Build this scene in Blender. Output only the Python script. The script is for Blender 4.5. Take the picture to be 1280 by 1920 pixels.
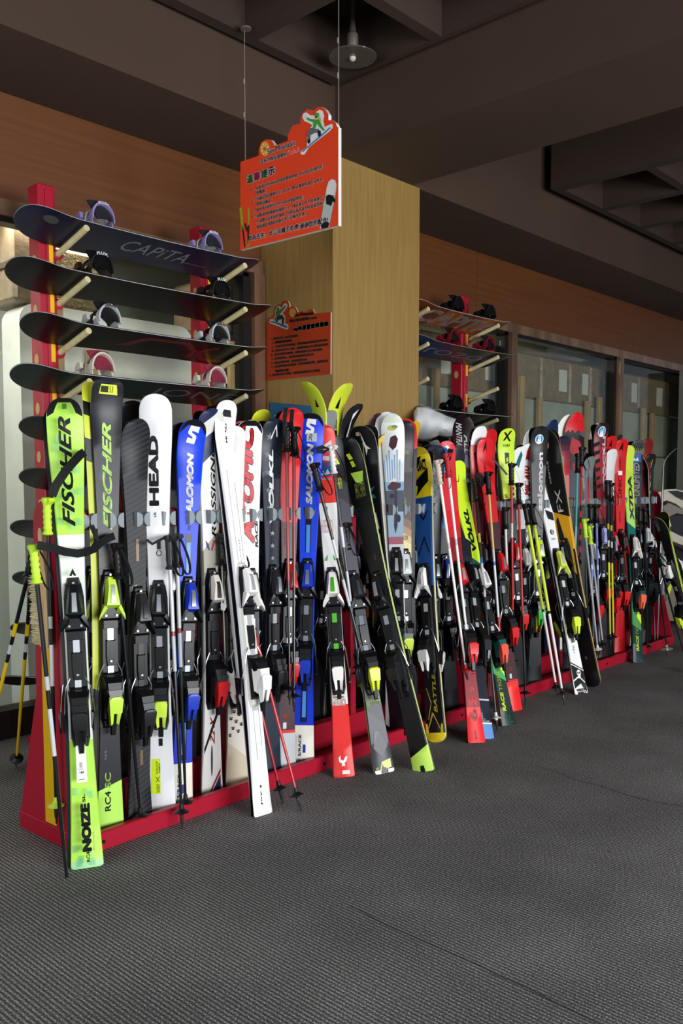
import bpy, bmesh, math, random
import numpy as np
from mathutils import Vector, Matrix
from mathutils.geometry import tessellate_polygon
random.seed(7)
for o in list(bpy.data.objects): bpy.data.objects.remove(o)
SC = bpy.context.scene
COL = SC.collection

# ---------------------------------------------------------------- camera
F, CX, CY, H = 1650.0, 640.0, 1025.0, 1.33          # focal length and centre for a 1280x1920 frame, eye height
PIT = math.atan(120 / 1650.0); HEAD = math.radians(42.95)
FW = np.array([math.cos(HEAD)*math.cos(PIT), math.sin(HEAD)*math.cos(PIT), -math.sin(PIT)])
RT = np.array([math.sin(HEAD), -math.cos(HEAD), 0.0]); UPV = np.cross(RT, FW)
EYE = np.array([0, 0, H])
cam = bpy.data.cameras.new('camera'); cam.sensor_fit = 'HORIZONTAL'; cam.sensor_width = 36
cam.lens = F / 1280 * 36; cam.shift_y = (CY - 960) / 1280; cam.clip_start = 0.05
camo = bpy.data.objects.new('camera', cam); COL.objects.link(camo)
mm = Matrix.Identity(4)
for i in range(3):
    mm[i][0], mm[i][1], mm[i][2], mm[i][3] = RT[i], UPV[i], -FW[i], EYE[i]
camo.matrix_world = mm; SC.camera = camo

# ---------------------------------------------------------------- light
SC.view_settings.view_transform = 'Standard'; SC.view_settings.look = 'None'
SC.view_settings.exposure = 0.85; SC.view_settings.gamma = 1.0
wd = bpy.data.worlds.new('world'); SC.world = wd; wd.use_nodes = True
wd.node_tree.nodes['Background'].inputs[0].default_value = (0.75, 0.85, 1.0, 1)
wd.node_tree.nodes['Background'].inputs[1].default_value = 0.18
def area(name, loc, target, sx, sy, power, col):
    l = bpy.data.lights.new(name, 'AREA'); l.shape = 'RECTANGLE'; l.size = sx; l.size_y = sy
    l.energy = power; l.color = col
    o = bpy.data.objects.new(name, l); COL.objects.link(o); o.location = loc
    d = Vector(target) - Vector(loc); o.rotation_euler = d.to_track_quat('-Z', 'Y').to_euler()
    return o
area('window_daylight_front', (2.4, -4.2, 1.35), (3.4, 3.0, .9), 6.0, 1.9, 330, (0.96, 0.98, 1.0))
area('window_daylight_side', (-3.6, 1.4, 1.9), (3.2, 3.2, 1.6), 3.0, 2.4, 72, (0.95, 0.98, 1.0))  # added fill for the hanging sign and left-facing sides, not a known window
area('storeroom_tube_light', (2.0, 4.49, 2.72), (2.0, 4.49, 0), 2.6, .05, 16, (1.0, 0.98, 0.92))  # added strip that brightens the left mattress fronts, no real fitting here
area('storeroom_tube_light', (7.6, 5.05, 2.75), (7.6, 5.0, 0), 4.0, .2, 22, (1.0, 0.97, 0.88))  # unseen fill added to lift the goods in the right storeroom panes

# ---------------------------------------------------------------- measuring helpers
def ray(px, py): return FW + RT*(px-CX)/F - UPV*(py-CY)/F
def z_at(px, py, z=0.0):
    d = ray(px, py); return EYE + d*((z-H)/d[2])
def y_at(px, py, y):
    d = ray(px, py); return EYE + d*(y/d[1])
def x_at(px, py, x):
    d = ray(px, py); return EYE + d*(x/d[0])
def pl_at(px, py, P, n):
    d = ray(px, py); n = np.array(n, float); return EYE + d*(((np.array(P)-EYE)@n)/(d@n))
AR = math.radians(1.55)
U = np.array([math.cos(AR), math.sin(AR), 0]); V = np.array([-math.sin(AR), math.cos(AR), 0]); Zv = np.array([0, 0, 1.0])
O = z_at(157.6, 1608.5)
def W(u, v, z): return O + U*u + V*v + Zv*z
def rk(P):
    d = np.array(P)-O; return d@U, d@V, d[2]
def v_at(px, py, v): return pl_at(px, py, O+V*v, V)
def u_at(px, py, u): return pl_at(px, py, O+U*u, U)

# ---------------------------------------------------------------- materials
MC = {}
def lin(c):
    if isinstance(c, str): c = tuple(int(c[i:i+2], 16) for i in (0, 2, 4))
    r = []
    for x in c:
        x = x/255.0; r.append(x/12.92 if x <= .04045 else ((x+.055)/1.055)**2.4)
    return tuple(r)+(1,)
def newmat(n):
    m = bpy.data.materials.new(n); m.use_nodes = True
    return m, m.node_tree, m.node_tree.nodes['Principled BSDF']
def M(c, rough=.4, metal=0.0, bump=0.0, scale=60, coat=0.0, spec=.5):
    k = (c, rough, metal, bump, scale, coat)
    if k in MC: return MC[k]
    m, t, b = newmat('paint_'+str(len(MC))); b.inputs['Base Color'].default_value = lin(c)
    b.inputs['Roughness'].default_value = rough; b.inputs['Metallic'].default_value = metal
    b.inputs['Coat Weight'].default_value = coat; b.inputs['Specular IOR Level'].default_value = .35
    if bump:
        tc = t.nodes.new('ShaderNodeTexCoord'); n = t.nodes.new('ShaderNodeTexNoise'); n.inputs['Scale'].default_value = scale
        bp = t.nodes.new('ShaderNodeBump'); bp.inputs['Strength'].default_value = bump; bp.inputs['Distance'].default_value = .01
        t.links.new(tc.outputs['Object'], n.inputs['Vector']); t.links.new(n.outputs[0], bp.inputs['Height'])
        t.links.new(bp.outputs[0], b.inputs['Normal'])
    MC[k] = m; return m
def mix_noise(name, c1, c2, scale=8, rough=.6, stretch=(1, 1, 1), bump=0, detail=4, metal=0, coord='Object', lo=.35, hi=.65):
    m, t, b = newmat(name)
    tc = t.nodes.new('ShaderNodeTexCoord'); mp = t.nodes.new('ShaderNodeMapping'); mp.inputs['Scale'].default_value = stretch
    n = t.nodes.new('ShaderNodeTexNoise'); n.inputs['Scale'].default_value = scale; n.inputs['Detail'].default_value = detail
    r = t.nodes.new('ShaderNodeValToRGB'); r.color_ramp.elements[0].position = lo; r.color_ramp.elements[1].position = hi
    r.color_ramp.elements[0].color = lin(c1); r.color_ramp.elements[1].color = lin(c2)
    t.links.new(tc.outputs[coord], mp.inputs[0]); t.links.new(mp.outputs[0], n.inputs['Vector'])
    t.links.new(n.outputs[0], r.inputs[0]); t.links.new(r.outputs[0], b.inputs['Base Color'])
    b.inputs['Roughness'].default_value = rough; b.inputs['Metallic'].default_value = metal
    if bump:
        bp = t.nodes.new('ShaderNodeBump'); bp.inputs['Strength'].default_value = bump; bp.inputs['Distance'].default_value = .01
        t.links.new(n.outputs[0], bp.inputs['Height']); t.links.new(bp.outputs[0], b.inputs['Normal'])
    return m
def ramp_mat(stops, slant=0.0, rough=.36, tex=None):
    """bands of colour along a ski or pole: stops = [(v, colour)...] bottom to top"""
    k = ('R', tuple(stops), slant, rough, tex)
    if k in MC: return MC[k]
    m, t, b = newmat('topsheet_'+str(len(MC)))
    uv = t.nodes.new('ShaderNodeUVMap'); sp = t.nodes.new('ShaderNodeSeparateXYZ')
    ma = t.nodes.new('ShaderNodeMath'); ma.operation = 'MULTIPLY_ADD'; ma.inputs[1].default_value = slant
    r = t.nodes.new('ShaderNodeValToRGB'); r.color_ramp.interpolation = 'CONSTANT'
    t.links.new(uv.outputs[0], sp.inputs[0]); t.links.new(sp.outputs[0], ma.inputs[0]); t.links.new(sp.outputs[1], ma.inputs[2])
    t.links.new(ma.outputs[0], r.inputs[0])
    el = r.color_ramp.elements
    while len(el) > 1: el.remove(el[-1])
    el[0].position = 0; el[0].color = lin(stops[0][1])
    for v, c in stops[1:]:
        e = el.new(v); e.color = lin(c)
    out = r.outputs[0]
    if tex:
        tc = t.nodes.new('ShaderNodeTexCoord'); mp = t.nodes.new('ShaderNodeMapping')
        if tex == 'carbon': mp.inputs['Rotation'].default_value = (0, math.radians(28), 0)
        t.links.new(tc.outputs['Object'], mp.inputs[0])
        if tex == 'carbon':
            w = t.nodes.new('ShaderNodeTexWave'); w.bands_direction = 'Z'; w.inputs['Scale'].default_value = 17; w.inputs['Distortion'].default_value = .2
            lo, hi = .3, .7
        else:
            w = t.nodes.new('ShaderNodeTexVoronoi' if tex == 'paws' else 'ShaderNodeTexNoise')
            w.inputs['Scale'].default_value = {'paws': 40, 'splash': 14, 'scuff': 25, 'camo': 22}[tex]; lo, hi = .25, .3
            if tex in ('splash', 'camo'): lo, hi = .5, .53
        t.links.new(mp.outputs[0], w.inputs['Vector'])
        rr = t.nodes.new('ShaderNodeValToRGB'); rr.color_ramp.elements[0].position = lo; rr.color_ramp.elements[1].position = hi
        c2 = {'carbon': '2b2d33', 'paws': '0c0c0c', 'splash': 'b03030', 'scuff': '888888', 'camo': '7d8694'}[tex]
        mx = t.nodes.new('ShaderNodeMix'); mx.data_type = 'RGBA'
        t.links.new(w.outputs[0], rr.inputs[0]); t.links.new(rr.outputs[0], mx.inputs[0])
        a, bb = mx.inputs[6], mx.inputs[7]
        if tex == 'paws': a, bb = bb, a
        t.links.new(out, a); bb.default_value = lin(c2); out = mx.outputs[2]
    t.links.new(out, b.inputs['Base Color']); b.inputs['Roughness'].default_value = rough; b.inputs['Specular IOR Level'].default_value = .35
    MC[k] = m; return m
def glass_mat():
    m = bpy.data.materials.new('pane_glass'); m.use_nodes = True; t = m.node_tree; t.nodes.clear()
    o = t.nodes.new('ShaderNodeOutputMaterial'); mx = t.nodes.new('ShaderNodeMixShader'); tr = t.nodes.new('ShaderNodeBsdfTransparent')
    g = t.nodes.new('ShaderNodeBsdfGlossy'); g.inputs['Roughness'].default_value = .03; lw = t.nodes.new('ShaderNodeLayerWeight'); pw = t.nodes.new('ShaderNodeMath'); pw.operation = 'POWER'; pw.inputs[1].default_value = 5
    fr = t.nodes.new('ShaderNodeMath'); fr.operation = 'MULTIPLY_ADD'; fr.inputs[1].default_value = .9; fr.inputs[2].default_value = .03
    t.links.new(lw.outputs['Facing'], pw.inputs[0]); t.links.new(pw.outputs[0], fr.inputs[0])
    tr.inputs[0].default_value = (.93, .95, .92, 1)
    t.links.new(fr.outputs[0], mx.inputs[0]); t.links.new(tr.outputs[0], mx.inputs[1]); t.links.new(g.outputs[0], mx.inputs[2]); t.links.new(mx.outputs[0], o.inputs[0])
    return m

# ---------------------------------------------------------------- mesh helpers
class MB:
    def __init__(s): s.v = []; s.f = []; s.mi = []; s.mats = []; s.uv = []
    def mat(s, m):
        if m not in s.mats: s.mats.append(m)
        return s.mats.index(m)
    def add(s, vs, fs, m, uvs=None):
        o = len(s.v); k = s.mat(m); s.v += [tuple(x) for x in vs]
        s.uv += list(uvs) if uvs else [(0, 0)]*len(vs)
        for f in fs: s.f.append(tuple(i+o for i in f)); s.mi.append(k)
    def hull(s, pts, m):
        bm = bmesh.new(); vv = [bm.verts.new(p) for p in pts]
        r = bmesh.ops.convex_hull(bm, input=vv)
        bmesh.ops.delete(bm, geom=[g for g in r['geom_interior'] if isinstance(g, bmesh.types.BMVert)], context='VERTS')
        bmesh.ops.dissolve_limit(bm, angle_limit=.02, verts=bm.verts, edges=bm.edges)
        bm.verts.index_update()
        s.add([v.co[:] for v in bm.verts], [[v.index for v in f.verts] for f in bm.faces], m); bm.free()
    def box(s, a, b, m, c=.0, R=None, T=None):
        (x0, y0, z0), (x1, y1, z1) = a, b; pts = []
        if x0 > x1: x0, x1 = x1, x0
        if y0 > y1: y0, y1 = y1, y0
        if z0 > z1: z0, z1 = z1, z0
        for X, sx in ((x0, 1), (x1, -1)):
            for Y, sy in ((y0, 1), (y1, -1)):
                for Z, sz in ((z0, 1), (z1, -1)):
                    if c: pts += [(X, Y+sy*c, Z+sz*c), (X+sx*c, Y, Z+sz*c), (X+sx*c, Y+sy*c, Z)]
                    else: pts.append((X, Y, Z))
        if R is not None: pts = [tuple(R @ Vector(p) + (T or Vector())) for p in pts]
        if c: s.hull(pts, m)
        else: s.add(pts, [(0, 1, 3, 2), (4, 6, 7, 5), (0, 4, 5, 1), (2, 3, 7, 6), (0, 2, 6, 4), (1, 5, 7, 3)], m)
    def tube(s, pts, r, m, n=10, cap=True, uvs=False):
        pts = [Vector(p) for p in pts]; N = len(pts)
        rs = list(r) if isinstance(r, (list, tuple)) else [r]*N
        vs = []; fs = []; uv = []; prev = None; acc = 0; tot = sum((pts[i+1]-pts[i]).length for i in range(N-1)) or 1
        for i, p in enumerate(pts):
            d = (pts[min(i+1, N-1)]-pts[max(i-1, 0)])
            d = d.normalized() if d.length > 0 else Vector((0, 0, 1))
            if prev is None: x = d.orthogonal().normalized()
            else:
                x = prev - d*prev.dot(d); x = x.normalized() if x.length > 1e-6 else d.orthogonal().normalized()
            prev = x; y = d.cross(x)
            if i: acc += (p-pts[i-1]).length
            for k in range(n):
                a = 2*math.pi*k/n; vs.append(p+(x*math.cos(a)+y*math.sin(a))*rs[i]); uv.append((k/n, acc/tot))
        for i in range(N-1):
            for k in range(n): k2 = (k+1) % n; fs.append((i*n+k, i*n+k2, (i+1)*n+k2, (i+1)*n+k))
        if cap: fs.append(tuple(range(n))[::-1]); fs.append(tuple((N-1)*n+k for k in range(n)))
        s.add(vs, fs, m, uv)
    def lathe(s, prof, m, n=20, T=Matrix.Identity(4)):
        vs = []; fs = []; N = len(prof)
        for r, z in prof:
            for k in range(n):
                a = 2*math.pi*k/n; vs.append(T @ Vector((max(r, 1e-4)*math.cos(a), max(r, 1e-4)*math.sin(a), z)))
        for i in range(N-1):
            for k in range(n): k2 = (k+1) % n; fs.append((i*n+k, i*n+k2, (i+1)*n+k2, (i+1)*n+k))
        fs.append(tuple(range(n))[::-1]); fs.append(tuple((N-1)*n+k for k in range(n)))
        s.add(vs, fs, m)
    def poly(s, pts, m):          # flat polygon of any outline, 3D points
        tr = tessellate_polygon([[Vector(p) for p in pts]])
        s.add(pts, [tuple(t) for t in tr], m)
    def prism(s, p2, f, d, m, ms=None, nx=1):   # outline p2 mapped by f(a,b)->3D, thickness vector d
        ms = ms or m; a = [Vector(f(*p)) for p in p2]; d = Vector(d); b = [p+d for p in a]; n = len(a)
        tr = tessellate_polygon([a]); s.add(a, [tuple(t) for t in tr], m); s.add(b, [tuple(t)[::-1] for t in tr], ms)
        s.add(a+b, [(i, (i+1) % n, n+(i+1) % n, n+i) for i in range(n)], ms)
    def mesh(s, name, smooth=35):
        me = bpy.data.meshes.new(name); me.from_pydata(s.v, [], s.f)
        for m in s.mats: me.materials.append(m)
        me.polygons.foreach_set('material_index', s.mi)
        uvl = me.uv_layers.new(name='UVMap'); li = np.empty(len(me.loops), dtype=np.int32); me.loops.foreach_get('vertex_index', li)
        uvl.data.foreach_set('uv', np.array(s.uv, dtype=np.float32)[li].ravel())
        bm = bmesh.new(); bm.from_mesh(me)
        if getattr(s, 'closed', True): bmesh.ops.recalc_face_normals(bm, faces=bm.faces)
        bm.to_mesh(me); bm.free()
        if smooth:
            me.polygons.foreach_set('use_smooth', [True]*len(me.polygons)); me.set_sharp_from_angle(angle=math.radians(smooth))
        me.update(); return me
    def build(s, name, parent=None, smooth=35): return link(name, s.mesh(name, smooth), parent)
def link(name, me, parent=None, mat=None):
    o = bpy.data.objects.new(name, me); COL.objects.link(o)
    if parent: o.parent = parent
    if mat is not None: o.matrix_local = mat
    return o
def tag(o, label, cat, group=None):
    o['label'] = label; o['category'] = cat
    if group: o['group'] = group
    return o
def thing(name, label, cat, mat=None, group=None):
    o = bpy.data.objects.new(name, None); COL.objects.link(o); o.empty_display_size = .1
    if mat is not None: o.matrix_world = mat
    return tag(o, label, cat, group)
def struct(o): o['kind'] = 'structure'; return o
def copy_tree(o, parent=None):
    c = o.copy(); COL.objects.link(c)
    if parent: c.parent = parent
    for ch in list(o.children): copy_tree(ch, c)
    return c
def frame(P, x, y, z):
    m = Matrix.Identity(4)
    for i in range(3): m[i][0], m[i][1], m[i][2], m[i][3] = x[i], y[i], z[i], P[i]
    return m
TC = {}
def text2d(body, bold=0.0, shear=0.0):
    """glyph outlines as flat mesh scaled to its own bounding box 0..1 x 0..1"""
    k = (body, bold, shear)
    if k in TC: return TC[k]
    c = bpy.data.curves.new('glyphs', 'FONT'); c.body = body; c.shear = shear; c.resolution_u = 3
    o = bpy.data.objects.new('glyphs', c); COL.objects.link(o)
    dg = bpy.context.evaluated_depsgraph_get(); me = bpy.data.meshes.new_from_object(o.evaluated_get(dg))
    v0 = [(v.co.x, v.co.y) for v in me.vertices]; f0 = [tuple(p.vertices) for p in me.polygons]
    bpy.data.objects.remove(o); bpy.data.curves.remove(c); bpy.data.meshes.remove(me)
    if not v0: v0 = [(0, 0), (1, 1)]
    vs, fs = list(v0), list(f0)
    if bold > .004:              # heavier weight: the glyph stamped again around itself
        nd = 8 if len(body) < 16 else 4
        for q in range(nd):
            a = 2*math.pi*(q+.5)/nd; n = len(vs); vs += [(x+bold*math.cos(a), y+bold*math.sin(a)) for x, y in v0]; fs += [tuple(i+n for i in f) for f in f0]
    x0 = min(v[0] for v in vs); x1 = max(v[0] for v in vs); y0 = min(v[1] for v in vs); y1 = max(v[1] for v in vs)
    vs = [((a-x0)/(x1-x0+1e-9), (b-y0)/(y1-y0+1e-9)) for a, b in vs]
    TC[k] = (vs, fs, (x1-x0)/(y1-y0+1e-9)); return TC[k]
#--STRUCTURE--
# ---------------------------------------------------------------- the room
def carpet_mat():
    m, t, b = newmat('ribbed_carpet')
    tc = t.nodes.new('ShaderNodeTexCoord'); w = t.nodes.new('ShaderNodeTexWave'); w.bands_direction = 'X'
    w.inputs['Scale'].default_value = 2*math.pi/(20*.0135); w.inputs['Distortion'].default_value = .8; w.inputs['Detail'].default_value = 2; w.inputs['Detail Scale'].default_value = 3
    n = t.nodes.new('ShaderNodeTexNoise'); n.inputs['Scale'].default_value = 210; n.inputs['Detail'].default_value = 4; n.inputs['Roughness'].default_value = .7
    n2 = t.nodes.new('ShaderNodeTexNoise'); n2.inputs['Scale'].default_value = 2.2; n2.inputs['Detail'].default_value = 5
    for q in (w, n, n2): t.links.new(tc.outputs['Object'], q.inputs['Vector'])
    def mth(op, a, bb, c=None):
        q = t.nodes.new('ShaderNodeMath'); q.operation = op
        for i, x in enumerate((a, bb, c)):
            if x is None: continue
            if isinstance(x, (int, float)): q.inputs[i].default_value = x
            else: t.links.new(x, q.inputs[i])
        return q.outputs[0]
    h = mth('ADD', mth('MULTIPLY', w.outputs[1], .20), mth('ADD', mth('MULTIPLY', n.outputs[0], 1.15), mth('MULTIPLY', n2.outputs[0], .16)))
    r = t.nodes.new('ShaderNodeValToRGB'); e = r.color_ramp.elements
    e[0].position = .48; e[0].color = lin('232221'); e[1].position = 1.08; e[1].color = lin('cfcdca')
    e.new(.78).color = lin('656362')
    t.links.new(h, r.inputs[0]); t.links.new(r.outputs[0], b.inputs['Base Color']); b.inputs['Roughness'].default_value = .95
    b.inputs['Specular IOR Level'].default_value = .1
    bp = t.nodes.new('ShaderNodeBump'); bp.inputs['Strength'].default_value = .5; bp.inputs['Distance'].default_value = .004
    t.links.new(h, bp.inputs['Height']); t.links.new(bp.outputs[0], b.inputs['Normal']); return m
def plane(name, x0, x1, y0, y1, z0, z1, m):
    b = MB(); b.box((x0, y0, z0), (x1, y1, z1), m); return struct(b.build(name, smooth=0))
plane('floor', -4, 16, -5, 6.2, -.1, 0, carpet_mat())
CEIL = mix_noise('brown_ceiling_paint', '35261e', '3b2b22', 1.5, .8)
ORNG = mix_noise('orange_wood_laminate', '5f3210', '673a16', 3, .5, (.3, 1, 12))
BEAM = mix_noise('brown_beam_paint', '402e22', '463326', 1.2, .75)
YW, ZS, ZC = 4.35, 3.28, 3.66
# wall above the glazing
for k, (a, b_) in enumerate(((-1, 3.9), (4.75, 6.36), (6.363, 9.4), (9.403, 16))):
    plane('wall_back' if k == 0 else 'wall_back_panel', a, b_, YW, YW+.12, 2.75, ZS+.6, ORNG)
# beams: one along the wall, one over the pillar
b = MB(); b.box((-4, 3.72, ZS), (16, 4.55, ZS+.7), BEAM); b.box((3.94, -5, ZS), (4.665, 3.72, ZS+.7), BEAM)
struct(b.build('trim_1', smooth=0))
# coffered ceiling panels
def coffer(name, x0, x1, y0, y1, z, th, cx0, cy1, sgnx, px=.722, py=.66+.07, cw=.63, cl=.66):
    """panel with square pans: ribs are built as bars, pans as a lid above"""
    b = MB(); b.box((x0, y0, z+.34), (x1, y1, z+.40), CEIL)
    xs = []; k = 0
    x = cx0
    while (x < x1 if sgnx > 0 else x > x0): xs.append(x); x += px*sgnx
    ys = []; y = cy1
    while y > y0: ys.append(y); y -= py
    pans = [(xx, yy) for xx in xs for yy in ys]
    edge_x = sorted([x0, x1]+[v for xx in xs for v in (xx, xx+cw)]); edge_x = [v for v in edge_x if x0 <= v <= x1]
    edge_y = sorted([y0, y1]+[v for yy in ys for v in (yy, yy-cl)]); edge_y = [v for v in edge_y if y0 <= v <= y1]
    for i in range(len(edge_x)-1):
        for j in range(len(edge_y)-1):
            mx = (edge_x[i]+edge_x[i+1])/2; my = (edge_y[j]+edge_y[j+1])/2
            if not any(xx < mx < xx+cw and yy-cl < my < yy for xx, yy in pans):
                b.box((edge_x[i], edge_y[j], z), (edge_x[i+1], edge_y[j+1], z+th), CEIL)
    return struct(b.build(name, smooth=0))
coffer('ceiling', -3.5, 3.90, -4.5, 3.68, ZC, .36, 3.233, 3.61, -1)
coffer('ceiling_right_panel', 6.29, 14, -4.5, 3.62, ZC-.04, .36, 6.39, 3.55, 1)
b = MB(); b.box((-4, -5, ZC+.7), (16, 6.2, ZC+.8), M('0b0d12', .9)); struct(b.build('ceiling_void', smooth=0))
# pillar
def pillar_mat():
    m = mix_noise('golden_brushed_laminate', '94753f', 'a08148', 5, .38, (14, 14, .6), detail=6)
    m.node_tree.nodes['Principled BSDF'].inputs['Specular IOR Level'].default_value = .6
    return m
b = MB(); b.box((3.91, 3.71, 0), (4.748, YW+.1, ZS), pillar_mat()); struct(b.build('wall_pillar', smooth=0))
# glazing frame
COP = mix_noise('copper_frame_metal', '80604c', 'a88468', 6, .32, (1, 1, .2), metal=.55)
BLK = M('0e0d0c', .5)
b = MB(); b.box((-1, YW-.03, 2.67), (3.9, YW+.08, 2.75), COP); b.box((4.75, YW-.03, 2.67), (16, YW+.08, 2.75), COP)
for x in (3.86, 6.91, 9.05, 11.2):
    b.box((x-.045, YW-.04, .14), (x+.045, YW+.1, 2.67), COP)
    b.box((x-.105, YW+.0, .14), (x-.05, YW+.1, 2.67), BLK)
b.box((-1, YW+.0, 2.645), (3.8, YW+.09, 2.668), BLK); b.box((4.8, YW, 2.645), (16, YW+.09, 2.668), BLK)
struct(b.build('trim_2', smooth=0))
b = MB(); b.box((-1, YW-.02, 0), (3.9, YW+.1, .15), M('1f1613', .5)); b.box((4.75, YW-.02, 0), (16, YW+.1, .15), M('1f1613', .5))
struct(b.build('baseboard_back', smooth=0))
GL = glass_mat()
for k, (a, c) in enumerate(((-1, 3.76), (4.75, 6.8), (6.96, 8.95), (9.1, 11.1), (11.25, 15))):
    plane('window_%d' % (k+1), a, c, YW+.04, YW+.048, .15, 2.66, GL)
plane('wall_right', 10.55, 16, YW-.25, YW-.05, 0, 2.66, mix_noise('grey_wall', '6b675c', '736f63', 2, .8))
# storeroom behind the glass
plane('wall_storeroom', -1, 16, 5.6, 5.7, 0, 3.4, M('9aa096', .8))
plane('ceiling_storeroom', -1, 16, 4.55, 5.7, 3.0, 3.06, M('777064', .8))
def seam(name, pts):
    b = MB(); p = [z_at(x, y, .0) for x, y in pts]
    for i in range(len(p)-1):
        d = p[i+1]-p[i]; n = np.array([-d[1], d[0], 0]); n = n/np.linalg.norm(n)*.0013
        b.add([p[i]-n+Zv*.002, p[i]+n+Zv*.002, p[i+1]+n+Zv*.002, p[i+1]-n+Zv*.002], [(0, 1, 2, 3)], M('08090a', .9))
    b.closed = False; return struct(b.build(name, smooth=0))
seam('trim_3', [(1005, 1437), (1040, 1446), (1075, 1462), (1122, 1473), (1170, 1490), (1205, 1499), (1250, 1508), (1290, 1514)])
seam('trim_4', [(655, 1700), (672, 1706), (720, 1734), (790, 1764), (860, 1794), (884, 1804), (905, 1814), (930, 1829), (985, 1852), (1060, 1890), (1130, 1925)])
seam('trim_5', [(1138, 1597), (1147, 1599)])

# ---------------------------------------------------------------- storeroom goods
def rounded_slab(name, label, cat, a, c, mat_, r=.09, group=None):
    """plastic wrapped slab standing on edge, rounded corners in the x-z plane"""
    (x0, y0, z0), (x1, y1, z1) = a, c; out = []
    for cx, cz, s in ((x1-r, z0+r, -90), (x1-r, z1-r, 0), (x0+r, z1-r, 90), (x0+r, z0+r, 180)):
        for k in range(7):
            t = math.radians(s+15*k); out.append((cx+r*math.cos(t), cz+r*math.sin(t)))
    b = MB(); b.prism(out, lambda u, w: (u, y0, w), (0, y1-y0, 0), mat_); return tag(b.build(name), label, cat, group)
WRAP = mix_noise('cloudy_plastic_wrap', 'e2e2da', 'efeee6', 3, .35, bump=.25, detail=5)
WRAPD = mix_noise('greenish_plastic_wrap', '9a9f92', 'b2b6a8', 3, .35, bump=.25, detail=5)
WHT = mix_noise('white_board', 'dedfd8', 'e9eae3', 2, .45)
xm = y_at(33, 800, 4.55)[0]; ZL = float(y_at(50, 566, 4.5)[2])
rounded_slab('wrapped_mattress', 'large pale plastic-wrapped mattress upright behind the glass at far left', 'mattress', (xm, 4.5, 0), (xm+1.15, 4.7, ZL), WRAP, .1)
rounded_slab('wrapped_mattress', 'grey-green wrapped mattress behind the glass beside the brown pillar', 'mattress', (xm+1.2, 4.52, 0), (xm+2.2, 4.72, ZL), WRAPD, .1)
b = MB(); b.box((xm-1.6, 4.95, 0), (xm+.3, 5.0, 2.9), WHT, .004); tag(b.build('white_panel'), 'tall white panel behind the glass at the left edge', 'panel')
for k, (a, c, zt, l) in enumerate(((5.0, 6.4, 2.15, 'wrapped mattress in the storeroom just right of the pillar'), (6.45, 7.15, 2.16, 'narrow wrapped mattress behind the copper mullion near the lime ski'),
        (7.2, 8.7, 2.12, 'wide wrapped mattress with a panel outline in the middle storeroom pane'), (8.75, 9.5, 2.1, 'wrapped mattress behind the right copper mullion'), (9.55, 11.0, 2.05, 'wrapped mattress behind the last storeroom pane on the right'))):
    o = rounded_slab('wrapped_mattress', l, 'mattress', (a, 4.55, 0), (c, 4.78, 2.14), WRAPD, .09)
    b = MB(); xa, xb = a+.35, c-.25
    b.box((xa, 4.535, zt-.42), (xb, 4.548, zt-.40), M('5d6157', .6)); b.box((xb-.03, 4.535, .6), (xb, 4.548, zt-.40), M('c9cbbd', .5)); b.build('panel_outline', o)
WOOD = mix_noise('pale_pine', 'a5875a', 'bb9c6c', 6, .6, (8, 8, 1))
for k, px in enumerate((975, 1010, 1100, 1122, 1205, 1222)):
    x = y_at(px, 740, 4.5)[0]; zt = y_at(px, (705, 745, 752, 745, 765, 775)[k], 4.5)[2]
    b = MB(); b.box((x-.035, 4.47, 0), (x+.035, 4.51, zt), WOOD, .004)
    tag(b.build('wood_batten'), ['pine batten just right of the copper mullion above the lime ski', 'shorter pine batten second from the mullion', 'pine batten behind the tall red board', 'pine batten right of the tall red board', 'pine batten just right of the far mullion', 'last pine batten at the right behind the glass'][k], 'batten')
for px, pt, l in ((110, 560, 'pine batten standing behind the glass by the left red post'), (173, 655, 'short pine batten behind the glass over the third snowboard'), (435, 640, 'pine batten behind the glass left of the pillar'), (820, 690, 'pine batten behind the glass right of the pillar'), (858, 700, 'pine batten behind the right rack post')):
    x = y_at(px, 650, 4.45)[0]; zt = y_at(px, pt, 4.45)[2]
    b = MB(); b.box((x-.03, 4.44, 0), (x+.03, 4.47, zt), WOOD, .004); tag(b.build('wood_batten'), l, 'batten')
CARD = mix_noise('film_wrapped_cardboard', '7d6a55', '927c62', 14, .35, bump=.6, detail=6)
CARDL = mix_noise('glossy_packing_film', '7f6f4e', 'c2b48c', 40, .25, bump=1.0, detail=3, lo=.55, hi=.75)
def carton(px0, px1, y, z0, z1, label, m=CARD, lab=True, dpt=.35):
    x0 = y_at(px0, 600, y)[0]; x1 = y_at(px1, 600, y)[0]
    b = MB(); b.box((x0, y, z0), (x1, y+dpt, z1), m, .02); o = tag(b.build('carton'), label, 'carton')
    if lab:
        b = MB(); w = (x1-x0); b.box((x0+w*.6, y-.004, z0+.12), (x0+w*.6+min(.16, w*.3), y+.01, z1-.1), M('d8d8d0', .5)); b.build('paper_label', o)
    return o
carton(24, 78, 4.5, ZL+.19, ZL+.44, 'crumpled film-wrapped carton behind the glass left of the red post', CARD, False)
carton(28, 80, 4.5, ZL, ZL+.185, 'lower brown carton under the crumpled one left of the red post', CARD, False)
carton(101, 215, 4.5, ZL, 2.62, 'film-wrapped carton with glittering wrap under the top snowboard', CARDL, False)
carton(385, 445, 4.5, ZL, 2.62, 'brown carton behind the right post of the left board rack', CARD)
carton(790, 850, 4.55, 2.14, 2.6, 'carton behind the glass right of the pillar', CARD)
carton(855, 945, 4.55, 2.14, 2.6, 'carton behind the orange snowboard and the copper mullion', CARD)
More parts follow.
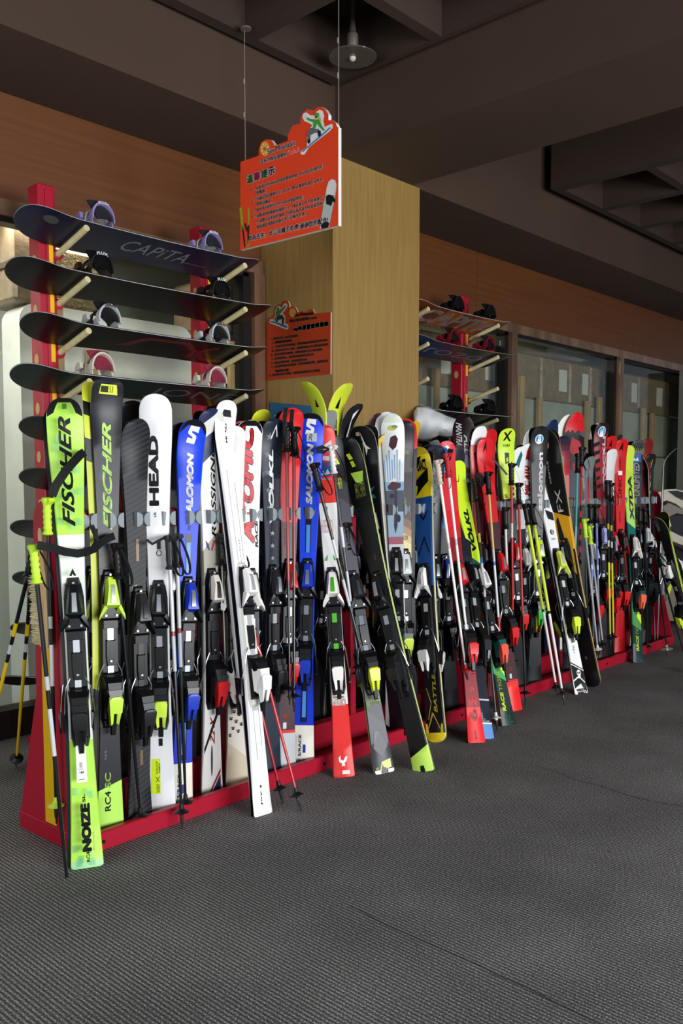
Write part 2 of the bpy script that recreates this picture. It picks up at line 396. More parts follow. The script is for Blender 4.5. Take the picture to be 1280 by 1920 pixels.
for k, (a, c, l) in enumerate(((965, 1015, 'first film-wrapped carton right of the copper mullion, on the mattresses'), (1017, 1070, 'second carton right of the copper mullion, on the mattresses'), (1071, 1108, 'carton with a big white label on top of the mattresses'), (1110, 1150, 'carton just left of the far copper mullion'), (1166, 1200, 'film-wrapped carton just right of the far mullion'), (1201, 1255, 'carton with white label at the right end of the storeroom'), (1256, 1300, 'last carton at the right picture edge'))):
    carton(a, c, 4.55, 2.14, 2.58, l, CARD, k != 0)
#--RACKS--
# ---------------------------------------------------------------- ski racks (red steel A-frames)
RED = M('a8142c', .38, 0, .05, 30); REDD = M('8e1022', .4); YEL = M('e8b50c', .4); GREY = M('8f979b', .42); BLKP = M('101012', .45)
STEEL = M('c9ccd0', .25, .9); BOLT = M('b8babd', .3, 1)
def ski_rack(u0, label, clips):
    t = thing('ski_rack', label, 'ski rack', frame(W(u0, 0, 0), U, V, Zv))
    L = 2.53; vc = .215
    def panel(x):
        o = []
        for k in range(13):
            a = math.radians(15*k); o.append((vc+.075*math.cos(a), 1.19+.075*math.sin(a)))
        o += [(vc-.085, .54), (vc-.205, .07), (vc-.205, .0), (vc+.22, .0), (vc+.22, .07), (vc+.085, .54)]
        b = MB(); b.prism(o, lambda v, z: (x, v, z), (.012, 0, 0), RED)
        for vv in (vc-.207, vc+.21): b.hull([(x-.002, vv, 0), (x+.03, vv, 0), (x-.002, vv+.012, 0), (x+.03, vv+.012, 0), (x-.002, vv, .06), (x+.03, vv, .06), (x-.002, vv+.012, .06), (x+.03, vv+.012, .06)], RED)
        return b
    for x, xs in ((0, -1), (L-.012, 1)):
        p = panel(x).build('end_panel', t)
        b = MB(); xx = x-.003 if xs < 0 else x+.012
        b.prism([(vc-.01, .95), (vc+.035, .95), (vc+.035, .07), (vc-.04, .07)], lambda v, z: (xx, v, z), (.003, 0, 0), YEL)
        b.build('yellow_stripe', p)
        b = MB(); b.box((x-.006 if xs < 0 else x, vc-.215, 0), (x+.018, vc+.225, .065), RED, .003); b.build('foot_bar', t)
    b = MB(); b.box((0, 0, 0), (L, .03, .07), RED, .004)
    for x in (.08, 1.26, 2.4): b.lathe([(.007, 0), (.007, .003)], BLKP, 10, Matrix.Translation((x, -.002, .035)) @ Matrix.Rotation(math.pi/2, 4, 'X'))
    b.build('front_bar', t)
    b = MB(); b.box((0, .405, 0), (L, .43, .07), RED, .004); b.build('back_bar', t)
    b = MB(); b.box((.012, .03, .008), (L-.012, .40, .02), REDD); b.build('base_tray', t)
    b = MB(); b.box((.012, vc-.03, .02), (L-.012, vc+.03, .15), RED, .004)
    for x in (.3, 2.3):
        for dx in (-.03, .03): b.lathe([(.006, 0), (.006, .018), (.003, .02)], BOLT, 8, Matrix.Translation((x+dx, .1, .02)))
    b.build('centre_beam', t)
    b = MB(); b.box((.012, vc-.045, 1.155), (L-.012, vc+.045, 1.225), REDD, .004); b.build('top_rail', t)
    for x in (.85, 1.68):
        b = MB(); b.box((x-.02, vc-.035, .15), (x+.02, vc+.035, 1.155), RED, .003); b.build('support_post', t)
    b = MB()                                            # grey rubber holder: two half discs on a block
    b.box((-.011, -.012, -.020), (.011, .05, .020), M('6d7477', .5), .002)
    for s in (-1, 1):
        o = [(s*.030, -.028)] ; 
        for k in range(9):
            a = math.radians(-90+22.5*k); o.append((s*(.028-.026*math.cos(a)), .028*math.sin(a)))
        o.append((s*.030, .028)); b.prism(o, lambda x, z: (x, -.024, z), (0, .030, 0), GREY)
    cm = b.mesh('clip_holder'); px = clips
    for q in px:
        x = rk(v_at(q, 972-.0347*(q-170), .09))[0]-u0
        link('clip_holder', cm, t, Matrix.Translation((x, .125, 1.19)))
        link('clip_holder', cm, t, Matrix.Translation((x, vc+.09, 1.19)) @ Matrix.Rotation(math.pi, 4, 'Z'))
    return t
ski_rack(0, 'long red steel ski rack nearest the camera, full of skis', (172, 223, 272.6, 321, 369.5, 409, 453, 486, 524, 558, 592, 623, 658, 687, 716, 746, 768, 794, 816))
ski_rack(3.0, 'farther red steel ski rack on the right, full of skis', (929, 946, 963, 979, 999, 1013, 1029, 1045, 1061, 1078, 1095, 1112, 1125, 1139, 1151, 1167, 1180, 1193, 1206, 1217, 1231))

# ---------------------------------------------------------------- ski / snowboard bodies
def lerp(a, b, t): return a+(b-a)*t
def smooth01(t): t = max(0, min(1, t)); return t*t*(3-2*t)
class Shape:
    def __init__(s, L, wt, ww, wl, curl=.045, ct=.17, tailr=.012, tailcurl=0.004, th=.014, pt=2.4, tr=.5):
        s.L, s.wt, s.ww, s.wl, s.curl, s.ct, s.tailr, s.tailcurl, s.th, s.pt = L, wt, ww, wl, curl, ct, tailr, tailcurl, th, pt
        s.tr = wt*tr
    def hw(s, z):
        L = s.L; q = z/L
        w = lerp(s.wl, s.ww, 1-(1-min(1, q/.43))**1.9) if q < .43 else lerp(s.ww, s.wt, min(1, (q-.43)/.48)**1.9)
        if z > L-s.tr: w *= max(0, 1-((z-(L-s.tr))/s.tr)**s.pt)**(1/s.pt)
        if z < s.tailr: w *= lerp(.82 if s.tailr < .03 else 0, 1, max(0, 1-((s.tailr-z)/s.tailr)**2.4)**(1/2.4))
        return max(w/2, .002)
    def yb(s, z):        # base line: curls to the front (-y)
        a = max(0, (z-(s.L-s.ct))/s.ct); c = -s.curl*a**2.1
        if z < .12: c -= s.tailcurl*((.12-z)/.12)**2
        return c
    def t(s, z): return lerp(.005, s.th, math.sin(math.pi*max(0, min(1, (z/s.L-.02)/.9)))**.7 if 0 < (z/s.L-.02)/.9 < 1 else 0)
    def zs(s):
        L = s.L; r = [s.tailr*(1-math.cos(math.radians(9*k))) for k in range(11)] if s.tailr > .03 else [0, s.tailr*.15, s.tailr*.4, s.tailr*.7, s.tailr]
        n = 44; r += [s.tailr+(L-s.tr-s.tailr)*k/n for k in range(1, n+1)]
        r += [L-s.tr+s.tr*math.sin(math.radians(90*k/12)) for k in range(1, 13)]
        return r
    def front(s, x, z, off=.0008): return (x, s.yb(z)-s.t(z)-off, z)
    def back(s, x, z, off=.0008): return (x, s.yb(z)+off, z)
def board_mesh(S, top, side, base, name):
    zs = S.zs(); vs = []; uv = []; fs = []; mi = []; n = len(zs)
    for z in zs:
        h = S.hw(z); t = S.t(z); y = S.yb(z); i = min(.004, h*.4)
        for x, yy in ((-h, y), (-h, y-t*.4), (-h+i, y-t), (0, y-t), (h-i, y-t), (h, y-t*.4), (h, y)):
            vs.append((x, yy, z)); uv.append(((x/(2*h))+.5, z/S.L))
    for r in range(n-1):
        for k in range(7):
            k2 = (k+1) % 7; fs.append((r*7+k, r*7+k2, (r+1)*7+k2, (r+1)*7+k)); mi.append(1 if k in (0, 5) else (2 if k == 6 else 0))
    fs.append(tuple(range(7))[::-1]); mi.append(1); fs.append(tuple((n-1)*7+k for k in range(7))); mi.append(1)
    b = MB(); b.mats = [top, side, base]; b.v = vs; b.uv = uv; b.f = fs; b.mi = mi
    return b.mesh(name, 50)
def art_mesh(S, marks, back=False):
    """printed artwork on the surface: T text, Q four-cornered patch, P polygon, E ellipse"""
    b = MB(); fn = S.back if back else S.front; sg = 1 if back else -1
    for i, mk in enumerate(marks):
        off = .0007+.00025*i; kd = mk[0]
        if kd == 'Q':
            (ua, va), (ub, vb), (uc, vc), (ud, vd) = mk[1]; m = M(mk[2], .3); nz, nx = 14, 3; g = []
            for r in range(nz+1):
                for c in range(nx+1):
                    a, q = r/nz, c/nx
                    u = lerp(lerp(ua, ub, q), lerp(ud, uc, q), a); v = lerp(lerp(va, vb, q), lerp(vd, vc, q), a)
                    z = v*S.L; g.append(fn(u*max(S.hw(z)-.003, .001), z, off))
            b.add(g, [(r*(nx+1)+c, r*(nx+1)+c+1, (r+1)*(nx+1)+c+1, (r+1)*(nx+1)+c) for r in range(nz) for c in range(nx)], m)
        elif kd in ('P', 'E'):
            if kd == 'E':
                _, xc, vc, rx, rz, col = mk; p = [(xc+rx*math.cos(a*math.pi/12), vc*S.L+rz*math.sin(a*math.pi/12)) for a in range(24)]
            else: p = [(x, v*S.L) for x, v in mk[1]]; col = mk[2]
            b.poly([fn(x, z, off) for x, z in p], M(col, .3))
        else:
            kd, body, v0, v1, x0, x1, col = mk[:7]; o = mk[7] if len(mk) > 7 else {}
            vs, fs, asp = text2d(body, o.get('bold', 0.0), o.get('shear', 0.0)); z0, z1 = v0*S.L, v1*S.L; out = []
            for a, c in vs:
                if o.get('flat'): out.append(fn(lerp(x0, x1, a)*1, lerp(z0, z1, c), off))      # reads across the ski
                elif o.get('down'): out.append(fn(lerp(x0, x1, c), lerp(z1, z0, a), off))       # reads downward
                elif back: out.append(fn(lerp(x0, x1, c), lerp(z0, z1, a), off))
                else: out.append(fn(lerp(x1, x0, c), lerp(z0, z1, a), off))
            b.add(out, fs, M(col, .35))
    b.closed = False
    return b.mesh('artwork', 0)

# ---------------------------------------------------------------- alpine bindings, shared meshes per colour set
def hb(b, pts, m):     # hull from (x, h, z): h is height above the top sheet
    b.hull([(x, -h, z) for x, h, z in pts], m)
def sym(*p): return [(s*x, h, z) for x, h, z in p for s in (-1, 1)]
BC = {}
def binding_meshes(toe, heel, lever, plate='141416', strip='c9ced2', big=0):
    k = (toe, heel, lever, plate, strip, big)
    if k in BC: return BC[k]
    P, T, Hm, Lv, B, S_ = M(plate, .4), M(toe, .25), M(heel, .25), M(lever, .28), M('0d0d0f', .35), M(strip, .3, .5)
    pl = MB(); hb(pl, sym((.024, 0, -.30), (.032, 0, -.27), (.032, 0, .24), (.02, 0, .29), (.021, .014, -.29), (.028, .016, -.26), (.028, .016, .23), (.016, .012, .28)), P)
    for a, c in ((-.10, .10),): hb(pl, sym((.011, .016, a), (.011, .016, c), (.011, .019, a), (.011, .019, c)), S_)
    hb(pl, sym((.018, .016, -.035), (.014, .016, -.07), (.018, .016, .03), (.016, .024, -.03), (.012, .023, -.065), (.016, .024, .025)), B)
    for z in (-.05, .27): pl.lathe([(.006, 0), (.006, .01), (.004, .0115)], BOLT, 10, Matrix.Translation((0, -.015, z)) @ Matrix.Rotation(math.pi/2, 4, 'X'))
    to = MB(); hb(to, sym((.036, .015, .10), (.034, .015, .22), (.026, .015, .27), (.034, .028, .11), (.03, .03, .22), (.02, .024, .265)), B)
    hb(to, sym((.026, .026, .145), (.020, .028, .255), (.024, .062, .16), (.015, .056, .225), (.012, .036, .262), (.030, .045, .17)), T)
    hb(to, sym((.010, .058, .165), (.008, .052, .235), (.009, .065, .17), (.007, .060, .222)), S_)
    for s in (-1, 1):
        hb(to, [(s*.018, .03, .135), (s*.046, .028, .10), (s*.05, .045, .105), (s*.02, .058, .15), (s*.046, .05, .125), (s*.03, .03, .165), (s*.03, .055, .16)], T if big else B)
        to.lathe([(.0045, 0), (.0045, .004)], BOLT, 8, Matrix.Translation((s*.02, -.0305, .12)) @ Matrix.Rotation(math.pi/2, 4, 'X'))
    hb(to, sym((.028, .016, .07), (.028, .016, .10), (.026, .026, .072), (.026, .026, .10)), B)
    he = MB(); hb(he, sym((.031, .015, -.09), (.031, .015, -.27), (.027, .03, -.10), (.027, .03, -.26)), B)
    hb(he, sym((.034, .028, -.10), (.036, .05, -.105), (.026, .068, -.125), (.022, .03, -.17), (.022, .074, -.16), (.03, .05, -.15)), B)
    hb(he, sym((.027, .03, -.145), (.025, .03, -.235), (.026, .078, -.15), (.018, .082, -.20), (.016, .045, -.25)), Hm)
    lv = MB()
    hb(lv, sym((.023, .07, -.17), (.026, .088, -.185), (.024, .05, -.225), (.022, .082, -.235), (.012, .086, -.175)), Lv)
    for s in (-1, 1): hb(lv, [(s*.006, .05, -.22), (s*.024, .05, -.22), (s*.022, .08, -.225), (s*.006, .078, -.225), (s*.007, .05, -.275), (s*.016, .05, -.285), (s*.014, .066, -.28), (s*.006, .062, -.275)], Lv)
    hb(lv, sym((.012, .04, -.23), (.010, .04, -.32), (.011, .062, -.24), (.007, .05, -.315)), B)
    br = MB()
    for s in (-1, 1):
        br.tube([(s*.025, -.02, -.06), (s*.040, -.022, -.09), (s*.046, -.012, -.13), (s*.052, .012, -.20)], .0022, STEEL, 6)
        br.hull([(s*.048, .004, -.175), (s*.058, .004, -.18), (s*.05, .026, -.18), (s*.06, .022, -.19), (s*.05, .010, -.25), (s*.058, .012, -.25), (s*.052, .030, -.235)], B)
    BC[k] = (pl.mesh('binding_plate', 30), to.mesh('toe_piece', 30), he.mesh('heel_piece', 30), lv.mesh('heel_lever', 30), br.mesh('brake', 30))
    return BC[k]
def add_binding(t, S, c, spec, cc=.455):
    me = binding_meshes(*spec); z = S.L*cc; y = S.yb(z)-S.t(z)+.001; m = Matrix.Translation((0, y, z))
    link('binding_plate', me[0], t, m); link('toe_piece', me[1], t, m); he = link('heel_piece', me[2], t, m)
    link('heel_lever', me[3], he); link('brake', me[4], he)

def place(tip, tail, mode, vc, v0=.07, z0=.03, zc=1.19):
    if mode == 'F': P0 = z_at(tail[0], tail[1], 0.0)
    else: P0 = v_at(tail[0], tail[1], v0); P0[2] = z0
    r = rk(P0); k = (vc-r[1])/(zc-r[2]); n = V-k*Zv
    return P0, pl_at(tip[0], tip[1], P0, n)
def ski_frame(P0, P1, yaw, back=False):
    a = Vector(P1-P0).normalized(); n0 = Vector(V if back else -V); n = Matrix.Rotation(yaw, 3, 'Z') @ n0
    n = (n-a*n.dot(a)).normalized(); x = a.cross(n)
    return frame(P0, x, -n, a)
LOG = []
def ski(label, tip, tail, mode, vc, px, ramp, marks=(), slant=0, bind=('16171a', '16171a', '16171a'), side='0c0c0e', base='1a1a1c', tex=None, rough=.36,
        wt=.120, rat=(.60, .88), mate=True, v0=.07, z0=.03, curl=.045, tailr=.012, ct=.17, back=False, yaw=None, mshift=(0, 0), mramp=None, group=None, mlabel=None, mart=False, cc=.41, tr=.5, pt=2.4, th=.014, kind='ski', cat='ski', mgap=.002, flip=False):
    P0, P1 = place(tip, tail, mode, vc, v0, z0); L = float(np.linalg.norm(P1-P0))
    d = P1-EYE; dep = float(d@FW); need = px*dep/F
    va = math.atan2(-d[1], -d[0]); na = math.atan2(-V[1], -V[0]) ; inc = (va-na) % (2*math.pi); inc = inc-2*math.pi if inc > math.pi else inc
    if yaw is None:
        w = max(wt, min(need, wt*1.25)); ca = min(1, need/w); off = math.acos(ca)
        y = inc+off if inc < 0 else inc-off
        if flip:
            w = max(wt, need*1.13); y = inc-math.acos(min(1, need/w))
        elif inc < 0: y = min(y, .0)
        else: y = max(y, 0)
    else: y = yaw; w = min(wt*1.3, need/max(.25, math.cos(inc-yaw)))
    A_, D_ = P0-EYE, P1-P0
    def cv(v):
        if v <= 3: return v
        k = (CY-v)/F; return -float((A_@UPV)-k*(A_@FW))/float((D_@UPV)-k*(D_@FW))
    ramp = [(min(1, max(0, cv(v))), c) for v, c in ramp]; mk = []
    for q in marks:
        q = list(q)
        if q[0] in ('P', 'Q'): q[1] = [(x, cv(v)) for x, v in q[1]]
        elif q[0] == 'E': q[2] = cv(q[2])
        else: q[2], q[3] = cv(q[2]), cv(q[3])
        mk.append(tuple(q))
    marks = mk
    LOG.append((label[:40], round(L, 2), round(w, 3), round(math.degrees(y)), [round(float(q), 2) for q in rk(P0)]))
    S = Shape(L, w, w*rat[0], w*rat[1], curl, min(ct, .17), tailr, tr=tr, pt=pt, th=th)
    top = ramp_mat(ramp, slant, rough, tex); fr = ski_frame(P0, P1, y, back)
    t = thing(kind, label, cat, fr, group)
    me = board_mesh(S, top, M(side, .35), M(base, .3), 'ski_body'); link('ski_body', me, t)
    if marks: link('artwork', art_mesh(S, marks), t)
    if bind: add_binding(t, S, None, bind, cc)
    if mate:
        lb = mlabel or ('rear twin of the '+' '.join(label.split()[:10])+', behind it')
        m2 = fr @ Matrix.Translation((mshift[0], mgap, mshift[1])) @ Matrix.Rotation(math.pi, 4, 'Z')
        t2 = thing(kind, lb, cat, m2, group)
        me2 = me if mramp is None else board_mesh(S, ramp_mat(mramp, slant, rough), M(side, .35), ramp_mat(mramp, slant, rough), 'ski_body')
        link('ski_body', me2, t2)
        if mart and marks: link('artwork', art_mesh(S, marks), t2)
        if bind: add_binding(t2, S, None, bind, cc)
    return t, S, fr

# ---------------------------------------------------------------- ski poles
def pole(label, P0, P1, ramp, grip='101012', strap='0c0c0d', basket='121214', r=.008, strapdir=(0.6, -1), group=None, ridges=True, straps=True, bz=.07, bcol=None, glen=.135, bs=.03):
    P0 = Vector(P0); P1 = Vector(P1); a = (P1-P0).normalized(); L = (P1-P0).length
    x = Vector((U[0], U[1], U[2])); x = (x-a*x.dot(a)).normalized(); y = a.cross(x)
    t = thing('ski_pole', label, 'ski pole', frame(P0, x, y, a), group)
    b = MB(); b.tube([(0, 0, .05), (0, 0, L*.3), (0, 0, L-glen+.01)], [r*.62, r*.85, r], ramp_mat(ramp, 0, .25), 10, uvs=True); b.build('shaft', t)
    b = MB(); b.lathe([(.001, 0), (.0035, .004), (.0035, .02), (.006, .024), (.0075, .05), (.008, .06)], M('3a3b3d', .4, .4) if basket == '121214' else M('202022', .5), 10); b.build('tip', t)
    b = MB(); T = Matrix.Translation((0, 0, bz))
    prof = [(.008, -.012), (.010, 0), (bs*.55, .002), (bs, -.003), (bs*1.02, -.001), (bs*.5, .007), (.0095, .012), (.008, .03)]
    b.lathe(prof, M(basket, .45), 18, T); b.build('basket', t)
    b = MB(); g = M(grip, .45); z0 = L-glen
    rz = [(.0105, 0), (.019, .004), (.017, .010), (.0125, .018)]
    if ridges:
        for k in range(4): rz += [(.0155, .026+.02*k), (.0128, .036+.02*k)]
    else: rz += [(.0145, .04), (.0135, .07), (.0145, .1)]
    rz += [(.0145, glen-.025), (.019, glen-.012), (.0185, glen-.004), (.010, glen)]
    b.lathe(rz, g, 14, Matrix.Translation((0, 0, z0)) @ Matrix.Scale(1.15, 4, (0, 1, 0)))
    b.hull([(sx*.011, yy, z0+glen-zz) for sx in (-1, 1) for yy, zz in ((-.034, .014), (-.03, .004), (.012, .022), (.012, 0), (-.01, .03))], g); b.build('grip', t)
    if straps:
        b = MB(); dx, dy = strapdir; n = math.hypot(dx, dy); dx /= n; dy /= n; vs = []; N = 18
        for k in range(N+1):
            q = 2*math.pi*k/N; h = (1-math.cos(q))/2; out = .012+.030*h+.022*math.sin(q)*h**.5; z = L-.012-.15*h
            for w in (-.011, .011): vs.append((dx*out-dy*w, dy*out+dx*w, z))
        nv = len(vs); vs += [(v[0]+dx*.0018, v[1]+dy*.0018, v[2]) for v in vs]
        b.add(vs, [(2*k, 2*k+1, 2*k+3, 2*k+2) for k in range(N)]+[(nv+2*k, nv+2*k+2, nv+2*k+3, nv+2*k+1) for k in range(N)], M(strap, .7)); b.closed = False
        b.build('strap', t, 60)
    return t
def pole_px(label, top, tip, mode, vt, ramp, v0=.02, **kw):
    P1 = v_at(top[0], top[1], vt)
    P0 = z_at(tip[0], tip[1], 0) if mode == 'F' else v_at(tip[0], tip[1], v0)
    return pole(label, P0, P1, ramp, **kw)
#--SKIS--
# ---------------------------------------------------------------- snowboard racks on the wall side
def cyl(b, p, q, r, m, n=12): b.tube([p, q], r, m, n)
YP, ZP0, ZST = 4.0, 2.44, .236
WOODP = mix_noise('pale_peg_wood', 'cfc08a', 'ddd0a0', 5, .5, (8, 8, 1))
def board_rack(xs, label):
    t = thing('snowboard_rack', label, 'snowboard rack', Matrix.Translation((xs[0], YP, 0)))
    for i, x in enumerate(xs):
        X = x-xs[0]; b = MB(); b.box((X-.045, -.0, 0), (X+.045, .10, 2.76), RED, .005)
        b.box((X-.012, -.008, .05), (X+.03, 0, 2.74), RED, .003); p = b.build('post', t)
        b = MB(); b.box((X-.07, -.3, 0), (X+.07, .2, .03), RED, .003); b.build('foot', t)
        for k in range(10):
            z = ZP0-k*ZST; b = MB(); cyl(b, (X+.05, -.005, z), (X+.05, -.27, z+.075), .0155, WOODP, 14); b.lathe([(.026, 0), (.026, .02)], RED, 12, Matrix.Translation((X+.05, .01, z)) @ Matrix.Rotation(math.pi/2+.27, 4, 'X')); b.build('peg', t)
            b = MB(); b.box((X+.0, -.0105, z-.05), (X+.022, -.0075, z+.05), YEL); b.build('yellow_tag', p, 0)
            b = MB(); b.lathe([(.019, 0), (.019, .002)], M('c8a060', .5), 14, Matrix.Translation((X-.045, .05, z-.04)) @ Matrix.Rotation(-math.pi/2, 4, 'Y') @ Matrix.Scale(1.5, 4, (1, 0, 0))); b.build('round_sticker', p)
    return t
board_rack((2.215, 3.185), 'tall red snowboard rack with wooden pegs left of the pillar')
board_rack((4.83, 5.70), 'tall red snowboard rack with wooden pegs right of the pillar')
SBB = {}
def strap_binding(col, strapc, padc, txt=None):
    k = (col, strapc, padc, txt)
    if k in SBB: return SBB[k]
    A, Bm, C = M(col, .35), M(strapc, .4), M(padc, .5)
    # local: x across the board (+x towards the near edge), h up, z along the board
    bp = MB(); hb(bp, [(x, h, z) for x in (-.10, .085) for z in (-.052, .052) for h in (0, .016)]+[(-.13, .0, -.03), (-.13, .0, .03), (-.13, .012, -.03), (-.13, .012, .03)], C)
    for s in (-1, 1): hb(bp, [(-.09, .0, s*.055), (.09, .0, s*.058), (-.05, .045, s*.056), (.09, .065, s*.058), (-.05, .045, s*.050), (.09, .065, s*.052), (-.09, 0, s*.048), (.09, 0, s*.05)], A)
    ho = MB(); n = 20; vs = []
    for i in range(n+1):
        a = math.pi*i/n; z = -.062*math.cos(a); h = .035+.085*math.sin(a)**.8; xo = .09+.02*math.sin(a)
        for dx, dr in ((-.016, 1.0), (.016, 1.0), (.016, .88), (-.016, .88)): vs.append((xo+dx, -(.035+(h-.035)*dr), z*dr))
    ho.add(vs, [(4*i+k, 4*i+(k+1) % 4, 4*i+4+(k+1) % 4, 4*i+4+k) for i in range(n) for k in range(4)]+[(0, 1, 2, 3), tuple(4*n+k for k in range(4))], A)
    hi = MB(); vs = []
    for r in range(5):
        for i in range(9):
            a = math.pi*(.18+.64*i/8); z = -.05*math.cos(a)*(1+.1*r); x = .09+.03*math.sin(a)-.0*r; vs.append((x-.035*r*.25+.01, -(.03+.05*r*.55), z))
    o = len(vs); vs += [(v[0]-.006, v[1], v[2]) for v in vs]
    q = [(9*r+i, 9*r+i+1, 9*r+i+10, 9*r+i+9) for r in range(4) for i in range(8)]; hi.add(vs, q+[tuple(x+o for x in f[::-1]) for f in q], C)
    st = MB()
    for xo, hh, w in ((.02, .12, .028), (-.075, .075, .022)):
        vs = []
        for i in range(13):
            a = math.pi*i/12; z = -.066*math.cos(a); h = .03+(hh-.03)*math.sin(a)**.7
            for dx, dr in ((-w, 1), (w, 1), (w, .93), (-w, .93)): vs.append((xo+dx, -h*dr, z*dr))
        st.add(vs, [(4*i+k, 4*i+(k+1) % 4, 4*i+4+(k+1) % 4, 4*i+4+k) for i in range(12) for k in range(4)]+[(0, 1, 2, 3), (48, 49, 50, 51)], Bm)
    hb(st, [(.0, .06, -.075), (.05, .06, -.075), (.0, .09, -.07), (.05, .09, -.07), (.0, .06, -.095), (.05, .06, -.09), (.01, .095, -.085), (.04, .095, -.085)], A)
    tx = None
    if txt:
        tb = MB(); vs, fs, _ = text2d(txt, .03)
        tb.add([(.1275, -(.095+.022*math.sin(math.pi*(.25+.5*a))*1.0-.012+.016*c), -.03+.06*a) for a, c in vs], fs, M('f0f0f0' if txt != 'UNION' else '303030', .4)); tb.closed = False; tx = tb.mesh('lettering', 0)
    SBB[k] = (bp.mesh('base_plate', 30), ho.mesh('heel_hoop', 40), hi.mesh('highback', 40), st.mesh('strap', 40), tx)
    return SBB[k]
def shelf_board(label, k, x0, x1, stops, marks, bind, dz=0.0, dy=0.0, w=.285, mats='0b0b0c', side='bfc2c4', tilt=None, zrow=None, bx=(.27, .74), group=None, tex=None):
    z = ZP0-k*ZST; tl = math.atan2(.075, .265) if tilt is None else tilt
    c = Vector((0, YP-.15+dy, z+.026+.042+dz)); L = x1-x0
    nrm = Vector((0, math.sin(tl), math.cos(tl))); ax = Vector((1, 0, 0))
    xv = ax.cross(nrm)                                   # Y = -nrm, Z = +X world, X = Y x Z
    yv = -nrm; xv = yv.cross(ax); P = Vector((x0, c.y, c.z))
    S = Shape(L, w, w*.86, w*.99, .06, .22, w*.55, .0, .009, 2.1, .62)
    S.yb = lambda zz, S=S: -.055*max(0, (zz-(S.L-.24))/.24)**2-.055*max(0, (.24-zz)/.24)**2
    t = thing('snowboard', label, 'snowboard', frame(P, xv, yv, ax), group)
    me = board_mesh(S, M(mats, .35), M(side, .4), ramp_mat(stops, 0, .3, tex), 'board_body'); link('board_body', me, t)
    if marks: link('base_graphic', art_mesh(S, marks, True), t)
    if bind:
        ms = strap_binding(*bind)
        for q in bx:
            zz = L*q; m = Matrix.Translation((0.0, S.yb(zz)-S.t(zz), zz))
            bi = link('binding', ms[0], t, m)
            link('heel_hoop', ms[1], bi); link('highback', ms[2], bi); link('strap', ms[3], bi)
            if ms[4]: link('lettering', ms[4], bi)
    return t
def xa(px, py=500): return float(y_at(px, py, YP-.15)[0])
PUR = ('8f84b8', 'd8d6d0', '2a2a30', 'FLUX'); BK = ('141416', '121214', '0e0e10', 'FLUX'); UN = ('b9bcc0', '131315', '1a1a1c', 'UNION'); BEI = ('cfc8ba', 'bdb6a8', '8a3044', None)
B1 = dict(bold=.0)
shelf_board('dark navy snowboard on the top pegs left of the pillar, lilac bindings', 0, xa(36, 415), xa(478, 500), [(0, '191a2e'), (.5, '1e1c30')], [('T', 'CAPiTA', .38, .66, -.04, .06, '6e7078', dict(shear=.2)), ('E', .06, .09, .03, .035, '4a4a48'), ('Q', [(-.25, .66), (-.2, .66), (-.2, .76), (-.25, .76)], '5a5a62')], PUR)
shelf_board('plain black snowboard on the second row of pegs, black bindings', 1, xa(19, 520), xa(500, 580), [(0, '0d0d10'), (.9, '0d0d10')], [], BK)
shelf_board('black snowboard with dull red graphic on the third pegs, silver hoops', 2, xa(47, 610), xa(492, 650), [(0, '0c0b0d'), (.9, '0c0b0d')],
            [('P', [(-.10, .30), (-.02, .36), (.085, .42), (.09, .60), (.0, .68), (-.09, .68), (-.09, .655), (-.01, .655), (.06, .59), (.055, .44), (-.04, .39), (-.04, .345)], '57191f'),
             ('P', [(-.105, .86), (-.105, .74), (-.06, .69), (.01, .67), (.08, .72), (.08, .90), (.05, .90), (.05, .73), (.0, .70), (-.05, .72), (-.07, .75), (-.07, .86)], '57191f')], UN)
shelf_board('dark green snowboard on the fourth row of pegs with pale lettering', 3, xa(28, 690), xa(490, 745), [(0, '122321'), (.45, '141d1f'), (.8, '14161a')],
            [('T', 'JONES', .48, .93, -.07, .06, '5a5c60'), ('P', [(-.08, .20), (-.02, .28), (.02, .20)], '4b4038'), ('P', [(-.09, .26), (.05, .36), (-.03, .24)], '6a6458')], BEI)
DK = ('17171a', '151517', '101012', None); RD = ('7a1520', '5a1018', '141416', None)
for k, (a, lb, bd) in enumerate(((45, 'fifth snowboard down, black tip sticking out beside the lime ski', ('202024', '5b3a3a', '101012', None)), (45, 'sixth snowboard down the left rack, only its black tip showing', None), (28, 'seventh snowboard down the left rack, black base with a small mark', None), (32, 'eighth snowboard down the left rack behind the wooden brush', None),
                             (28, 'ninth snowboard down the left rack beside the yellow pole', None), (5, 'lowest snowboard of the left rack, silver edge seen from above', None))):
    xx = xa(a, 780+90*k); shelf_board(lb, 4+k, xx, xx+1.5, [(0, '141518'), (.9, '141518')], [], bd, bx=(.27, .72), side='4a4c50' if k < 5 else 'a9abae')
shelf_board('orange and brown snowboard with big white letters on the right rack', 0, 4.76, xa(945, 620), [(0, '6a3018'), (.3, '9a4a20'), (.45, '6e361e'), (.62, '944620'), (.85, '5a3828')], [('T', 'CAPiTA', .15, .86, -.09, .09, 'b8aaa2', dict(bold=.03))], DK, bx=(.42, .75), tex=None)
shelf_board('dark grey snowboard with outlined letters and red bindings, right rack', 1, 4.76, xa(955, 668), [(0, '22304a'), (.35, '34343a'), (.7, '2a2830')], [('T', 'TOZOU', .15, .85, -.05, .03, '6f6f74')], RD, bx=(.36, .70), side='b08a78')
shelf_board('green black striped snowboard with black bindings, right rack', 3, 4.76, xa(951, 780), [(0, '1b3a34')]+[(.30+.04*i, '173630' if i % 2 else '0d1614') for i in range(14)], [], ('0e0e10', '0c0c0e', '0e0e10', None), bx=(.40, .73), side='c9cbc6')
